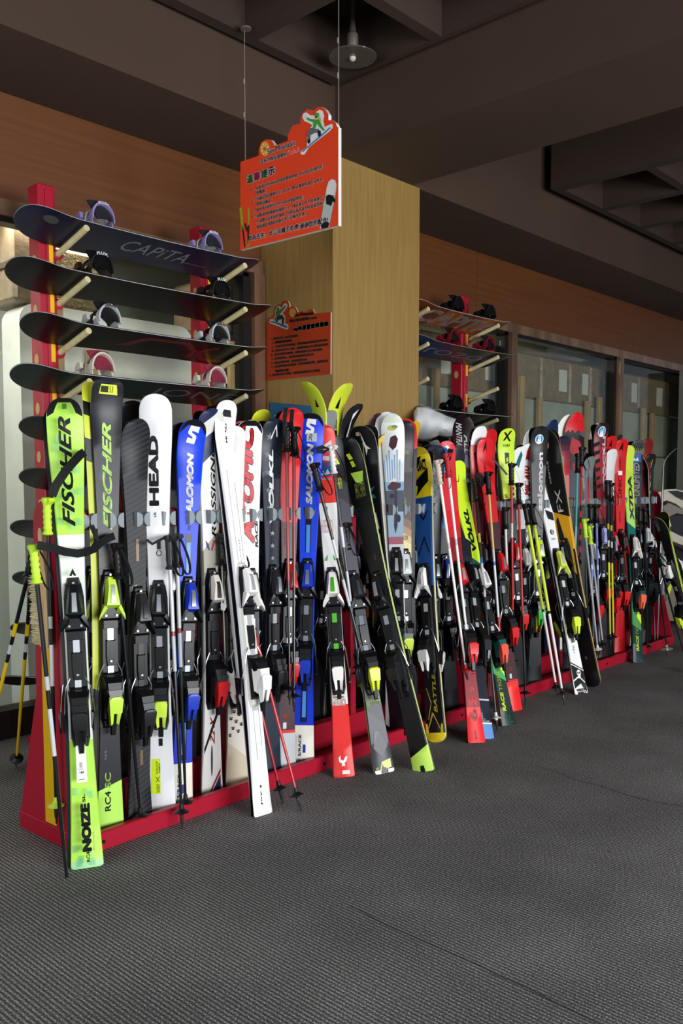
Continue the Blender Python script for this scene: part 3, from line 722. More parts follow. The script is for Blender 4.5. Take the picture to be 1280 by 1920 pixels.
shelf_board('lower dark snowboard of the right rack behind the white cloth', 4, 4.76, xa(930, 820), [(0, '1c1d20')], [], ('1a1a1c', '5a5a5e', '101012', None), bx=(.3, .7))
#--HANGING--
# ---------------------------------------------------------------- hanging sign
def sheet(label, name, P, n, to3, outline, face, edgecol, thick):
    t = thing(name, label, 'sign', Matrix.Translation(tuple(P)))
    return t
class Panel:
    """flat board in the room: (px,py) of a measuring crop -> point on its plane"""
    def __init__(s, P, a, n, ox, oy, sc): s.P = np.array(P, float); s.a = np.array(a, float); s.n = np.array(n, float); s.o = (ox, oy, sc)
    def ab(s, x, y):
        p = pl_at(s.o[0]+x/s.o[2], s.o[1]+y/s.o[2], s.P, s.n)-s.P; return float(p@s.a), float(p[2])
    def at(s, a, b, off=0.0): return tuple(s.P+s.a*a+Zv*b-s.n*off*-1)
    def pts(s, L, off): return [s.at(*s.ab(*q), off) for q in L]
def panel_text(b, pn, body, x0, y0, x1, y1, h, col, off, bold=0.0, shear=0.0, o=None):
    """text from baseline start to baseline end, both in crop pixels, h = cap height in crop pixels"""
    A = pn.ab(x0, y0); B = pn.ab(x1, y1); T_ = pn.ab(x0, y0-h); hh = T_[1]-A[1]
    vs, fs, _ = text2d(body, bold, shear)
    b.add([pn.at(lerp(A[0], B[0], u), lerp(A[1], B[1], u)+v*hh, off) for u, v in vs], fs, M(col, .4))
def signboard(name, label, pn, outline, face, thick, arts, mat_face=None):
    Pm = pn.at(0, 0); t = thing(name, label, 'sign', Matrix.Translation(Pm)); inv = Matrix.Translation(Pm).inverted()
    ab = [pn.ab(*q) for q in outline]; b = MB()
    b.prism(ab, lambda u, v: pn.at(u, v, 0), tuple(-pn.n*thick), mat_face or M(face, .3), M('f2efe9', .5))
    o = b.build('board', t, 20); o.data.transform(inv)
    for nm, fn in arts:
        b = MB(); b.closed = False; fn(b); o = b.build(nm, t, 0); o.data.transform(inv)
    return t
# plane of the big sign: far edge left, near edge right, printed side towards -x
Pf = np.array([3.089, 3.60, 2.55]); Pn = np.array([3.134, 2.932, 2.55]); a1 = (Pn-Pf)/np.linalg.norm(Pn-Pf); n1 = np.array([a1[1], -a1[0], 0]); 
if n1[0] > 0: n1 = -n1
S1 = Panel(Pf, a1, n1, 430, 180, 5.818)
OUT1 = [(118, 1680), (120, 720), (320, 650), (318, 590), (345, 510), (400, 472), (455, 478), (485, 520), (492, 545), (635, 490), (640, 420), (680, 330), (740, 305), (770, 310), (775, 240), (800, 185), (850, 145), (890, 150), (915, 160), (960, 125), (1010, 118), (1045, 145), (1080, 200), (1080, 265), (1120, 262), (1160, 290), (1175, 335), (1188, 338), (1188, 1412)]
def fig1(b):
    def P(L, c, k): b.poly(S1.pts(L, .0015+.0006*k), M(c, .4))
    P([(775, 610), (850, 555), (845, 460), (860, 390), (885, 350), (905, 320), (880, 300), (820, 275), (798, 235), (805, 195), (840, 178), (880, 210), (935, 215), (950, 175), (985, 150), (1020, 165), (1035, 215), (1025, 270), (1040, 340), (1090, 315), (1125, 305), (1130, 345), (1095, 385), (870, 560), (820, 640), (785, 640)], 'f4f4f2', 0)
    P([(790, 608), (845, 560), (1100, 340), (1108, 352), (1000, 450), (860, 565), (800, 618)], '3f8fc0', 2)
    P([(845, 232), (885, 250), (935, 258), (985, 255), (1010, 320), (1045, 375), (1030, 385), (975, 330), (960, 300), (940, 360), (915, 365), (918, 290), (850, 262)], '43a83a', 3)
    P([(820, 225), (838, 208), (852, 235), (838, 252), (822, 245)], 'f6e3d6', 3)
    P([(850, 500), (855, 420), (875, 360), (910, 345), (940, 362), (975, 360), (1000, 395), (985, 430), (960, 400), (925, 410), (890, 430), (880, 500), (862, 520)], '6f6d72', 4)
    P([(968, 385), (1000, 380), (1005, 430), (975, 450)], '1c1c20', 5); P([(860, 490), (885, 460), (888, 505), (868, 530)], '17171a', 5)
    P([(935, 215), (945, 190), (970, 183), (985, 200), (982, 228), (950, 235)], '3fae35', 5); P([(945, 235), (975, 230), (972, 262), (950, 262)], 'e8c0a0', 5)
    P([(978, 222), (1000, 240), (1010, 285), (995, 280), (975, 250)], 'd8c040', 6); P([(940, 228), (965, 226), (962, 242), (942, 244)], '202024', 7)
    # round orange emblem
    c = (390, 578); P([(c[0]+52*math.cos(a*math.pi/10), c[1]+82*math.sin(a*math.pi/10)) for a in range(20)], 'e9a53a', 1)
    for a in range(8):
        q = a*math.pi/4+.3; r = [(c[0]+18*math.cos(q), c[1]+26*math.sin(q)), (c[0]+44*math.cos(q-.12), c[1]+64*math.sin(q-.12)), (c[0]+44*math.cos(q+.12), c[1]+64*math.sin(q+.12))]; P(r, 'fbf2dc', 2)
    P([(c[0]+14*math.cos(a*math.pi/6), c[1]+20*math.sin(a*math.pi/6)) for a in range(12)], 'd2601c', 3)
    # skis bottom left and snowboard right
    P([(112, 1222), (140, 1216), (150, 1330), (168, 1560), (180, 1640), (165, 1650), (150, 1500), (130, 1400)], 'a3a428', 1); P([(200, 1225), (222, 1222), (225, 1330), (212, 1500), (218, 1640), (190, 1645), (196, 1500), (205, 1380)], 'a3a428', 1)
    P([(140, 1400), (160, 1470), (178, 1640), (165, 1655), (148, 1500)], '1f1f22', 2); P([(198, 1430), (220, 1400), (215, 1560), (200, 1640)], '1f1f22', 2); P([(165, 1400), (180, 1380), (200, 1460), (188, 1480)], '2b2b30', 3)
    P([(985, 1455), (1030, 1180), (1060, 1010), (1085, 935), (1120, 908), (1155, 920), (1172, 965), (1165, 1050), (1090, 1430)], 'b9c6c2', 1); P([(1062, 1005), (1085, 935), (1120, 908), (1155, 920), (1170, 965), (1150, 1080), (1060, 1080)], 'e8e4e2', 2)
    P([(1055, 1100), (1085, 1075), (1135, 1090), (1160, 1140), (1150, 1165), (1130, 1150), (1115, 1200), (1060, 1180)], '1a1a1c', 3); P([(1000, 1410), (1050, 1370), (1095, 1385), (1080, 1435), (1010, 1450)], '1a1a1c', 3)
def txt1(b):
    def T2(s, x0, y0, x1, y1, h, bold=.01, col='141010', sh=None):
        if sh: panel_text(b, S1, s, x0-3, y0+2, x1+3, y1+2, h+5, sh, .0022, bold+.06)
        panel_text(b, S1, s, x0, y0, x1, y1, h, col, .0030, bold)
    T2('Sun Mountain', 418, 640, 722, 540, 62, .01, '141010', 'f4f0ea'); T2('亚布力阳光度假村', 342, 745, 632, 655, 48, .02, '141010', 'f4f0ea'); T2('Yabuli', 640, 655, 768, 610, 62, .0, 'e8b0a0')
    for i, (c, x, y) in enumerate((('温', 190, 965), ('馨', 268, 935), ('提', 348, 910), ('示', 425, 880))):
        T2(c, x, y, x+74, y-22, 96, .045, ('3d8a45', 'c23a78', '1d7a50', '7a2a6a')[i], 'f6f2ee')
    rows = [('1、', 248, 1040, 280, 1030, 30), ('此板架仅供VIP会员存放雪具使用，非VIP会员请勿存', 295, 1030, 1020, 795, 44), ('放雪具；', 295, 1082, 405, 1055, 44),
            ('2、', 248, 1165, 280, 1155, 30), ('为确保您的雪具安全，存放、取走雪具时请与工作人', 295, 1150, 1022, 930, 44), ('员登记确认；', 297, 1205, 468, 1165, 44),
            ('3、', 248, 1285, 280, 1275, 30), ('且所寄存柜的会员只可存放壹副雪具；', 297, 1268, 808, 1125, 44), ('4、', 248, 1340, 280, 1330, 30),
            ('如需调节脱离器的强度大小，请咨询工作人员按照个', 297, 1335, 1022, 1135, 44), ('人滑雪水平来调节强度，完成后由于客人私自调节脱', 300, 1395, 1022, 1195, 44), ('离器强度滑雪出现意外本公司概不负责。', 300, 1455, 838, 1305, 44)]
    for r in rows: T2(*r, .02, '3a1410', 'f0d8cc')
    T2('如有丢失，本公司概不负责!谢谢您的配合!', 212, 1590, 1080, 1385, 66, .03, '120c0c', 'f6f2ee')
signboard('hanging_sign', 'red sign with white edge and snowboarder cutout hanging on two wires', S1, OUT1, 'd8381c', .022, [('artwork', fig1), ('lettering', txt1)], M('f04826', .4))
for px, py, l in ((457, 302, 'thin wire holding the far left end of the hanging red sign'), (632, 232, 'thin wire holding the near right end of the hanging red sign')):
    p = pl_at(px, py, Pf, n1); b = MB(); b.tube([p-n1*.011, (p[0]+.01, p[1], ZC)], .0018, M('b0aaa0', .4, .5), 6)
    for q in (.35, .6): b.tube([(p[0]+.005, p[1], lerp(p[2], ZC, q)-.012), (p[0]+.005, p[1], lerp(p[2], ZC, q)+.012)], .004, M('b0aaa0', .4, .5), 6)
    b.lathe([(.02, 0), (.02, .01), (.006, .02)], M('7a6a5e', .5), 12, Matrix.Translation((p[0]+.01, p[1], ZC-.012))); tag(b.build('sign_wire'), l, 'wire')
# lower sign on the pillar
S2 = Panel((3.905, 4.30, 2.0), (0, -1, 0), (-1, 0, 0), 480, 550, 8.0)
OUT2 = [(155, 1310), (150, 450), (195, 360), (240, 345), (275, 300), (290, 200), (340, 165), (370, 170), (400, 120), (440, 105), (480, 120), (500, 160), (505, 215), (550, 190), (590, 210), (620, 260), (628, 285), (700, 262), (720, 275), (780, 270), (800, 240), (850, 240), (885, 300), (1122, 283), (1118, 1215)]
def fig2(b):
    def P(L, c, k): b.poly(S2.pts(L, .0015+.0006*k), M(c, .4))
    P([(200, 420), (215, 385), (265, 390), (285, 330), (290, 260), (310, 200), (350, 190), (385, 220), (420, 155), (450, 145), (468, 165), (470, 200), (440, 250), (400, 290), (435, 340), (440, 400), (435, 450), (485, 470), (488, 530), (460, 545), (200, 445)], 'b9b7b0', 0)
    P([(210, 412), (300, 430), (470, 490), (470, 515), (440, 515), (300, 455), (215, 430)], '2f5a72', 2)
    P([(300, 280), (320, 250), (360, 250), (420, 200), (440, 175), (452, 195), (430, 230), (370, 300), (360, 350), (320, 350), (290, 410), (270, 415), (300, 340)], '3f6a2c', 3)
    P([(315, 215), (345, 210), (355, 245), (325, 255), (312, 240)], '37602a', 4)
    P([(320, 350), (400, 320), (430, 380), (415, 470), (390, 465), (395, 390), (340, 400), (325, 435), (300, 425)], '2c2f2c', 4)
    c = (550, 290); P([(c[0]+50*math.cos(a*math.pi/10), c[1]+70*math.sin(a*math.pi/10)) for a in range(20)], 'b98a34', 1)
    for a in range(8):
        q = a*math.pi/4+.3; P([(c[0]+14*math.cos(q), c[1]+20*math.sin(q)), (c[0]+42*math.cos(q-.1), c[1]+58*math.sin(q-.1)), (c[0]+42*math.cos(q+.1), c[1]+58*math.sin(q+.1))], 'cfae6a', 2)
def txt2(b):
    def T2(s, x0, y0, x1, y1, h, bold=.0, col='1c0c06', sh='a08a7c'):
        if sh: panel_text(b, S2, s, x0-3, y0+3, x1+3, y1+3, h+6, sh, .0020, bold+.07)
        panel_text(b, S2, s, x0, y0, x1, y1, h, col, .0028, bold)
    T2('Sun Mountain', 575, 355, 860, 320, 55); T2('亚布力阳光度假村 Yabuli', 505, 440, 905, 385, 46); T2('vip休息室使用须知', 558, 585, 1080, 505, 88, .03, '0c0806', 'c0b0a4')
    rows = [(220, 705, 630, 655), (245, 760, 535, 725), (245, 825, 1070, 720), (240, 885, 1080, 785), (225, 945, 990, 860), (235, 1005, 860, 935), (225, 1068, 765, 1010), (230, 1125, 1075, 1030), (290, 1185, 490, 1165), (200, 1248, 955, 1175)]
    tx = ['一、请爱护室内设施，禁止在室内吸烟喧哗', '二、请保持休息室内卫生清洁', '三、请妥善保管好您的随身物品，贵重物品请自行保管如有丢失概不负责', '四、会员请凭会员卡进入休息室，存放雪具时请与工作人员登记确认后方可', '五、请勿在休息室内使用电器，如需帮助请联系工作人员为您服务', '六、请勿携带宠物进入，如有损坏照价赔偿并联系工作人员', '七、请勿在休息室内就餐，感谢您的理解与支持', '八、休息室内的物品仅供会员使用，请勿将物品带出休息室，谢谢您的合作', '请自觉遵守以上规定', '九、最终解释权归本公司所有，如有疑问请咨询前台工作人员谢谢']
    for (x0, y0, x1, y1), s in zip(rows, tx): T2(s, x0, y0, x1, y1, 38, .0, '1c0c06', '8e6a58')
signboard('wall_sign', 'darker red sign with small print fixed flat on the pillar side', S2, OUT2, 'c8431c', .012, [('artwork', fig2), ('lettering', txt2)], M('b03a18', .25))
b = MB(); x0 = y_at(785, 540, 3.76)[0]; z0 = y_at(790, 560, 3.8)[2]; z1 = y_at(790, 512, 3.8)[2]
b.box((4.748, 3.76, z0), (4.775, 3.86, z1), M('e8e8e6', .4), .004); b.box((4.775, 3.77, lerp(z0, z1, .55)), (4.80, 3.85, z1-.004), M('e8e8e6', .4), .004)
tag(b.build('wall_box'), 'small white plastic box on the far side of the golden pillar', 'wall box')
# glass dish lamp in the coffer
lc = z_at(661, 108, ZC-.02); t = thing('ceiling_lamp', 'unlit glass dish lamp in the coffered ceiling above the sign', 'ceiling lamp', Matrix.Translation(tuple(lc)))
gm, gt, gb = newmat('smoked_dish'); gb.inputs['Transmission Weight'].default_value = .85; gb.inputs['Roughness'].default_value = .08; gb.inputs['Base Color'].default_value = lin('b8aca0')
b = MB(); b.lathe([(.13, 0), (.132, .004), (.10, .022), (.03, .045), (.03, .041), (.098, .018), (.127, .003)], gm, 32); b.build('dish', t)
b = MB(); b.lathe([(.022, .03), (.03, .05), (.03, .12), (.02, .13), (.012, .20), (.012, .34)], M('8d8178', .35, .6), 16); b.build('lamp_stem', t)
b = MB(); b.lathe([(.004, -.02), (.016, -.012), (.02, .01), (.012, .03)], M('cfc8bc', .2), 14); b.build('bulb', t)
# small ceiling hook plate
p = z_at(461, 50, ZC); b = MB(); b.lathe([(.028, 0), (.028, .008), (.012, .014)], M('6b5c52', .5), 16, Matrix.Translation((p[0], p[1], ZC-.014))); struct(b.build('trim_6'))
# ---------------------------------------------------------------- the skis, nearest first
T, Q, E_, P_ = 'T', 'Q', 'E', 'P'
K = '101012'; LIME = 'bdf45a'
hdr = dict(bold=.05)
def chk(v0, n, seed, col='86d0a0'):
    rnd = random.Random(seed); o = []
    for i in range(n):
        u = rnd.uniform(-.95, .55); v = v0+rnd.uniform(0, .012)*i; w = rnd.uniform(.3, .5)
        for k in range(7): o.append(('Q', [(u+w*k/7, v), (u+w*k/7+w/17, v), (u+w*k/7+w/17, v+.016), (u+w*k/7, v+.016)], col))
    return o
# 1 lime ski in front of the rack end
ski('bright lime green ski with black lettering on the carpet before the rack corner', (120, 757), (164, 1626), 'F', .085, 66,
    [(0, 'a8e0a0'), (.012, LIME), (1388, 'f2f8ec'), (1005, LIME)],
    chk(.005, 5, 1)+chk(.145, 3, 2)+chk(.20, 2, 3)+chk(.72, 4, 5)+chk(.79, 4, 8)+chk(.84, 4, 9)+chk(.89, 3, 12) + [(T, 'FISCHER', 990, 788, -.024, .018, K, dict(bold=.03, shear=.35)), (T, 'NOIZE', 1590, 1500, -.014, .018, K, dict(bold=.09)), (T, 'RC4', 1609, 1590, -.002, .010, K, dict(bold=.03)), (T, 'SL', 1498, 1483, -.006, .004, K, dict(bold=.05)), (T, 'RACECODE', 1588, 1555, .022, .027, K),
     (Q, [(-.5, 1461), (.35, 1461), (.35, 1393), (-.5, 1393)], 'f6faf4'), (T, '165', 1445, 1440, -.010, .004, K, dict(flat=1, bold=.05)), (Q, [(-.35, 1437), (.05, 1437), (.05, 1436), (-.35, 1436)], K), (Q, [(-.25, 1434), (.0, 1434), (.0, 1424), (-.25, 1424)], 'a9b0aa'), (Q, [(-.35, 1456), (.15, 1456), (.15, 1455), (-.35, 1455)], K), (P_, [(-.012, 1081), (.012, 1081), (0, 1067)], K), (P_, [(-.0035, 1081), (.0035, 1081), (.0, 1077)], 'f2f8ec'),
     (Q, [(-.99, .962), (-.62, .970), (-.42, .999), (-.99, .999)], K), (Q, [(.99, .962), (.62, .970), (.42, .999), (.99, .999)], K), (Q, [(-.9, .990), (.9, .990), (.8, .999), (-.8, .999)], K), (T, 'I', 776, 767, -.008, .008, '3f7020', dict(flat=1))]
,
    bind=('17181b', '131316', '18181b'), mramp=[(0, K), (.3, '1c1c1e')], mlabel='black rear ski clipped behind the bright lime green one at the rack corner', mshift=(-.012, .0), tr=.5, cc=.44)
# 2 dark ski with lime letters
ski('dark grey ski with tall lime letters and a lime tail, second from the left', (198, 713), (206, 1545), 'T', .13, 58,
    [(0, 'b9ef62'), (1480, '1d1f26'), (1362, '4a443e'), (1349, '24262c'), (1070, '4a443e'), (1050, '2c2e35'), (900, '33353c'), (830, '2a2c32'), (760, '1d1f24')],
    [(P_, [(-.03, 860), (.0, 820), (.03, 860)], '3d3f47'), (P_, [(-.035, 900), (-.02, 860), (.0, 900)], '3a3c44'), (T, 'FISCHER', 994, 793, -.018, .016, 'c4f46c', dict(bold=.03, shear=.35)), (T, 'RC4', 1519, 1482, -.020, .002, '1c1e22', dict(bold=.02)), (T, 'SC', 1476, 1447, -.020, .002, 'c8f070', dict(bold=.02)), (Q, [(-.58, 741), (.62, 742), (.55, 724), (-.52, 724)], 'd9e84a'), (Q, [(-.5, 738), (.0, 738), (.0, 727), (-.5, 727)], '3a3a20'), (T, '53', 738, 727, .004, .018, '3a3a20', dict(flat=1)), (T, '165', 1421, 1405, -.022, -.014, '7e8088'),
     (T, 'RS', 1038, 1020, .012, .018, 'c8403a'),],
    slant=-.02, bind=('c8f04a', '17181b', 'c8f04a', '18191c', 'cfd6da', 1), side='c9d23a', base='1b1b1d', mramp=[(0, K), (.30, 'c9d62a'), (.80, K), (.85, 'e0ea3a'), (.90, K), (.93, 'e8ee3a')], mlabel='rear ski with yellow and black bands behind the dark one with tall lime letters', mshift=(-.022, 0), tr=.42, pt=3)
# 3 carbon black
ski('matte black carbon ski with diagonal weave, third from the left', (250, 787), (262, 1540), 'T', .13, 52, [(0, '1c1d20'), (.9, '17181a')],
    [(Q, [(-.1, 1052), (.2, 1052), (.2, 1011), (-.1, 1011)], '8a6a48'), (Q, [(.0, 1434), (.3, 1434), (.3, 1406), (.0, 1406)], '7d6044'), (Q, [(-.7, 1108), (-.1, 1102), (-.1, 1094), (-.7, 1100)], '6a5f58')],
    tex='carbon', bind=('2a2a2c', '1b1b1d', '202022', '161618', '3a3a3c'), side='3d342c', tr=.6, pt=2.1, cc=.40, rough=.45)
# 4 white
ski('wide plain white ski with big black block letters on its upper half', (291, 742), (304, 1515), 'T', .13, 60, [(0, 'eef0f2'), (.5, 'f6f7f8')],
    [(T, 'HEAD', 949, 817, -.030, .008, '1f2023', dict(bold=.06)), (Q, [(-.85, 1487), (-.1, 1487), (-.1, 1421), (-.85, 1421)], 'd6f02a'), (T, 'WORLDCUP', 1450, 1426, -.021, -.014, K, dict(bold=.02)), (T, 'REBELS', 1448, 1430, -.011, -.005, K, dict(bold=.02)), (P_, [(-.022, 1464), (-.008, 1454), (-.007, 1455), (-.021, 1465)], K), (P_, [(-.008, 1464), (-.022, 1454), (-.023, 1455), (-.009, 1465)], K), (T, 'RACEREADY', 1484, 1468, -.020, -.008, K), (E_, -.001, 1375, .009, .011, K), (E_, -.001, 1375, .0065, .008, 'eef0f2'), (P_, [(-.008, 1397), (.006, 1397), (.006, 1383), (-.008, 1383)], K),
     (E_, .004, 1037, .010, .012, K), (E_, .004, 1037, .0075, .009, 'eef0f2'), (P_, [(-.003, 1030), (.011, 1030), (.011, 1012), (-.003, 1012)], '2b2b2d'), (T, 'e-SL', 970, 960, -.012, -.004, K, dict(bold=.03))],
    bind=('1a1c1f', '151517', 'cdf04c', '161719', 'aab0b4'), side='c9d83a', base='d8d8da', tr=.55, cc=.385, wt=.125, rat=(.62, .86))
# 5 blue
BLU = '1238c8'
def salo(label, tip, tail, px, **kw):
    y = lambda q: (1487-q)/697
    return ski(label, tip, tail, 'T', .13, px, [(0, 'e9e4d6'), (y(1410), '0f32c4'), (.3, '1040e0')],
        [(T, 'SALOMON', y(970), y(848), -.015, .015, 'f2efe6', dict(bold=.06, shear=.2)), (P_, [((a-.5)*.052, y(b)) for a, b in ((.98, 802), (.94, 812), (.42, 809), (.40, 812), (.80, 817), (.83, 821), (.72, 832), (.62, 832), (.02, 830), (.10, 821), (.50, 823), (.52, 820), (.12, 815), (.08, 811), (.22, 800))], 'f2efe6'), (Q, [(-.32, y(1066)), (.32, y(1066)), (.32, y(995)), (-.32, y(995))], '0c0e18'), (Q, [(-.22, y(1066)), (.22, y(1066)), (.22, y(1011)), (-.22, y(1011))], '4a90dc'),
         (Q, [(-.35, y(1402)), (.35, y(1402)), (.35, y(1300)), (-.35, y(1300))], '0e1640'), (Q, [(-.2, y(1392)), (.2, y(1392)), (.2, y(1300)), (-.2, y(1300))], '4a90dc'), (T, 'S/RACE', y(1469), y(1427), -.020, -.009, '243a9a', dict(bold=.03)), (Q, [(.0, y(1462)), (.25, y(1462)), (.25, y(1446)), (.0, y(1446))], '243a9a'), (T, 'R', y(989), y(980), -.006, .008, '0c1440', dict(flat=1, shear=.3)),
         (Q, [(-.5, y(1482)), (-.2, y(1482)), (-.2, y(1474)), (-.5, y(1474))], '8a90a8'), (Q, [(.0, y(1482)), (.3, y(1482)), (.3, y(1474)), (.0, y(1474))], '5a6078')]+kw.pop('extra', []),
        bind=('1a3ac0', '17181b', '1c3cb4', '16171a', '8f959a'), side='141a3a', base='101014', **kw)
CAP = [(Q, [(-.99, .965), (-.6, .985), (-.5, .999), (-.99, .999)], K), (Q, [(.99, .965), (.6, .985), (.5, .999), (.99, .999)], K), (Q, [(-.7, .985), (.7, .985), (.6, .999), (-.6, .999)], K)]
salo('bright blue ski with white letters left of the white and navy one', (357, 790), (338, 1487), 50, extra=CAP)
# 6 white navy
ski('white and navy ski with black outline lettering behind the bright blue one', (390, 768), (397, 1492), 'T', .14, 46,
    [(0, 'e8e6e2'), (1100, 'a8a294'), (1035, 'e9e8e4'), (880, '1c2550'), (838, 'e4e2da'), (806, '20294e')],
    [(T, 'ROSSIGNOL', 1007, 812, .004, .026, '15161a', dict(bold=.02, shear=.25)), (P_, [(-.026, 1013), (-.012, 1020), (-.006, 1033), (-.022, 1026)], '1c2a66'), (P_, [(.0, 1030), (.012, 1012), (.016, 1018), (.006, 1034)], 'c02028'), (T, 'Z2 X', 1395, 1342, -.012, .010, 'b02028', dict(bold=.03, shear=.5)), (P_, [(-.040, 1410), (-.040, 1400), (.024, 1330), (.028, 1340)], '17181c'), (E_, -.004, 1425, .004, .065, '2a2a2e'), (P_, [(.038, .0), (.038, .05), (-.01, .0)], '1c2450'), (P_, [(.038, .055), (.038, .065), (-.025, .0), (-.018, .0)], 'a02028')],
    slant=-.06, bind=('d8d2c4', '2b2b2d', 'c01c20', '19191b', '3a3a3c'), side='c9c4b8', v0=.09)
# 7 paw print
ski('cream ski with black paw prints behind the leaning white pair', (432, 800), (444, 1478), 'T', .15, 50, [(0, 'd8cbb0'), (.125, 'e9e2d4'), (.4, 'd9c49a'), (.6, 'eceae4')],
    [(T, 'VIS', 928, 901, -.03, -.018, K, dict(bold=.04))]+sum([[(E_, x, v, .0052, .0045, K), (E_, x-.005, v+.0045, .002, .0028, K), (E_, x, v+.0055, .002, .003, K), (E_, x+.005, v+.0045, .002, .0028, K)] for x, v in [(((k*37) % 60-30)/1000.0, .14+.0095*k) for k in range(46)]], []), slant=.05,
    bind=('1b1b1d', '161618', '1c1c1e'), side='b8ae98', v0=.10)
# 8 leaning white pair
ski('slim glossy white ski leaning out in front of the others onto the carpet', (415, 756), (492, 1528), 'F', .06, 38, [(0, 'f4f4f4'), (.5, 'f9f9f9')],
    [(T, 'HEAD', 831, 795, -.004, .005, '17171a', dict(bold=.05)), (Q, [(-.5, .962), (.5, .962), (.35, .978), (-.35, .978)], '2a2a2c'), (T, 'Joy', 1510, 1482, -.010, .000, K, dict(bold=.02)), (E_, -.004, 1474, .004, .006, K), (T, 'absolut', .57, .66, .0, .005, '8a8a8e'), (P_, [(-.010, .13), (-.008, .13), (-.016, .35), (-.018, .35)], 'a9a9ac'), (P_, [(.018, .16), (.020, .16), (.016, .38), (.014, .38)], 'a9a9ac'), (P_, [(-.014, .60), (-.0125, .60), (-.020, .83), (-.0215, .83)], 'a9a9ac'), (P_, [(.018, .58), (.0195, .58), (.016, .80), (.0145, .80)], 'a9a9ac')],
    bind=('efeee8', 'f0eee6', 'f4f3ee', 'e4e2da', 'd0d0d0', 1), side='101012', base='0e0e10', yaw=.0, wt=.112, rat=(.64, .9), th=.022, tr=.4, cc=.43, mlabel='white rear ski with a thick black side edge behind the leaning slim white one', mgap=.006)
# 9 white red
ski('white ski with huge red outlined letters right of the leaning white pair', (464, 790), (474, 1462), 'T', .13, 50, [(0, 'ececec'), (.08, 'cf2020'), (.15, 'efefef'), (.5, 'f2f2f2')],
    [(T, 'ATOMIC', 1020, 797, -.040, .022, '151517', dict(bold=.085, shear=.25)), (T, 'ATOMIC', 1018, 799, -.037, .019, 'd4121c', dict(bold=.05, shear=.25)), (T, 'RACE', 1027, 975, .022, .036, K, dict(bold=.05, shear=.2)), (Q, [(-.4, 978), (.3, 978), (.3, 944), (-.4, 944)], 'e8e4e0'), (Q, [(-.3, 965), (.1, 965), (.1, 960), (-.3, 960)], 'b02020')]+CAP,
    bind=('e9e7e0', '1b1b1d', 'b9bcc0', '141416', 'd9dbde', 1), side='8a8a8c', v0=.09)
# 10 navy stars
def star(x, v, r, c): return (P_, [(x+r*(1 if k % 2 == 0 else .42)*math.sin(k*math.pi/5), v+r*(1 if k % 2 == 0 else .42)*math.cos(k*math.pi/5)/1.65) for k in range(10)], c)
ski('navy ski with grey stars and slanted white letters', (507, 787), (508, 1450), 'T', .14, 42, [(0, '232c3c'), (.28, '1b2536'), (.6, '18202f')],
    [star(-.016, .95, .020, '7f858e'), star(-.022, .90, .018, '7f858e'), star(-.022, .85, .018, '6f7680'), star(-.020, .80, .016, '6f7680'), star(-.018, .75, .016, '6f7680'), star(.0, .68, .013, 'a8adb4'), star(.0, .645, .013, 'a8adb4'), star(.0, .61, .012, '9aa0a8'), (T, 'VÖLKL', 982, 843, -.020, .008, 'eef0f0', dict(bold=.06, shear=.15)), (P_, [(-.012, 822), (.006, 797), (.024, 818), (.018, 820), (.006, 804), (-.006, 824)], 'e8eaea'), (T, '★★★', 1010, 985, .018, .024, 'a02430')],
    bind=('26272b', '1c1c1f', '1f1f22', '141416', '9a9ea2'), side='1a1d24', v0=.08, tex=None)
# 11 red atomic with maroon
def redster(label, tip, tail, px, mode='T', vc=.13, v0=.07, g='b7bcc0', **kw):
    return ski(label, tip, tail, mode, vc, px, [(0, g), (.105, 'd02018'), (.112, '3a1a22'), (.56, '401c26'), (.685, 'c4141c'), (.80, 'd8181e')],
        [(P_, [(-.018, .945), (-.002, .99), (.014, .945), (.0, .962)], '2a0a0e'), (T, 'ATOMIC', .83, .91, -.016, -.003, '4a0e14', dict(bold=.03)), (T, 'REDSTER', .62, .67, -.022, -.016, 'd84a40', dict(bold=.02)), (T, 'S9', .145, .158, -.016, .008, 'e05038', dict(flat=1, bold=.03)), (Q, [(-.4, .118), (0, .118), (0, .135), (-.4, .135)], 'd0ccc8')],
        bind=('c81a1e', '1b1b1d', 'd01a1c', '17171a', '8f9396'), side='2a1418', v0=v0, **kw)
redster('bright red ski with maroon lower half and light grey tail between navy and blue ones', (543, 768), (534, 1442), 46)
salo('second bright blue ski with white letters, a small grey letter tile on it', (583, 778), (567, 1427), 50, extra=CAP+[(Q, [(-.3, .922), (.5, .922), (.5, .946), (-.3, .946)], 'b9c0c8'), (T, 'R', .925, .943, -.010, .008, '1c2a4a', dict(flat=1, shear=.3))])
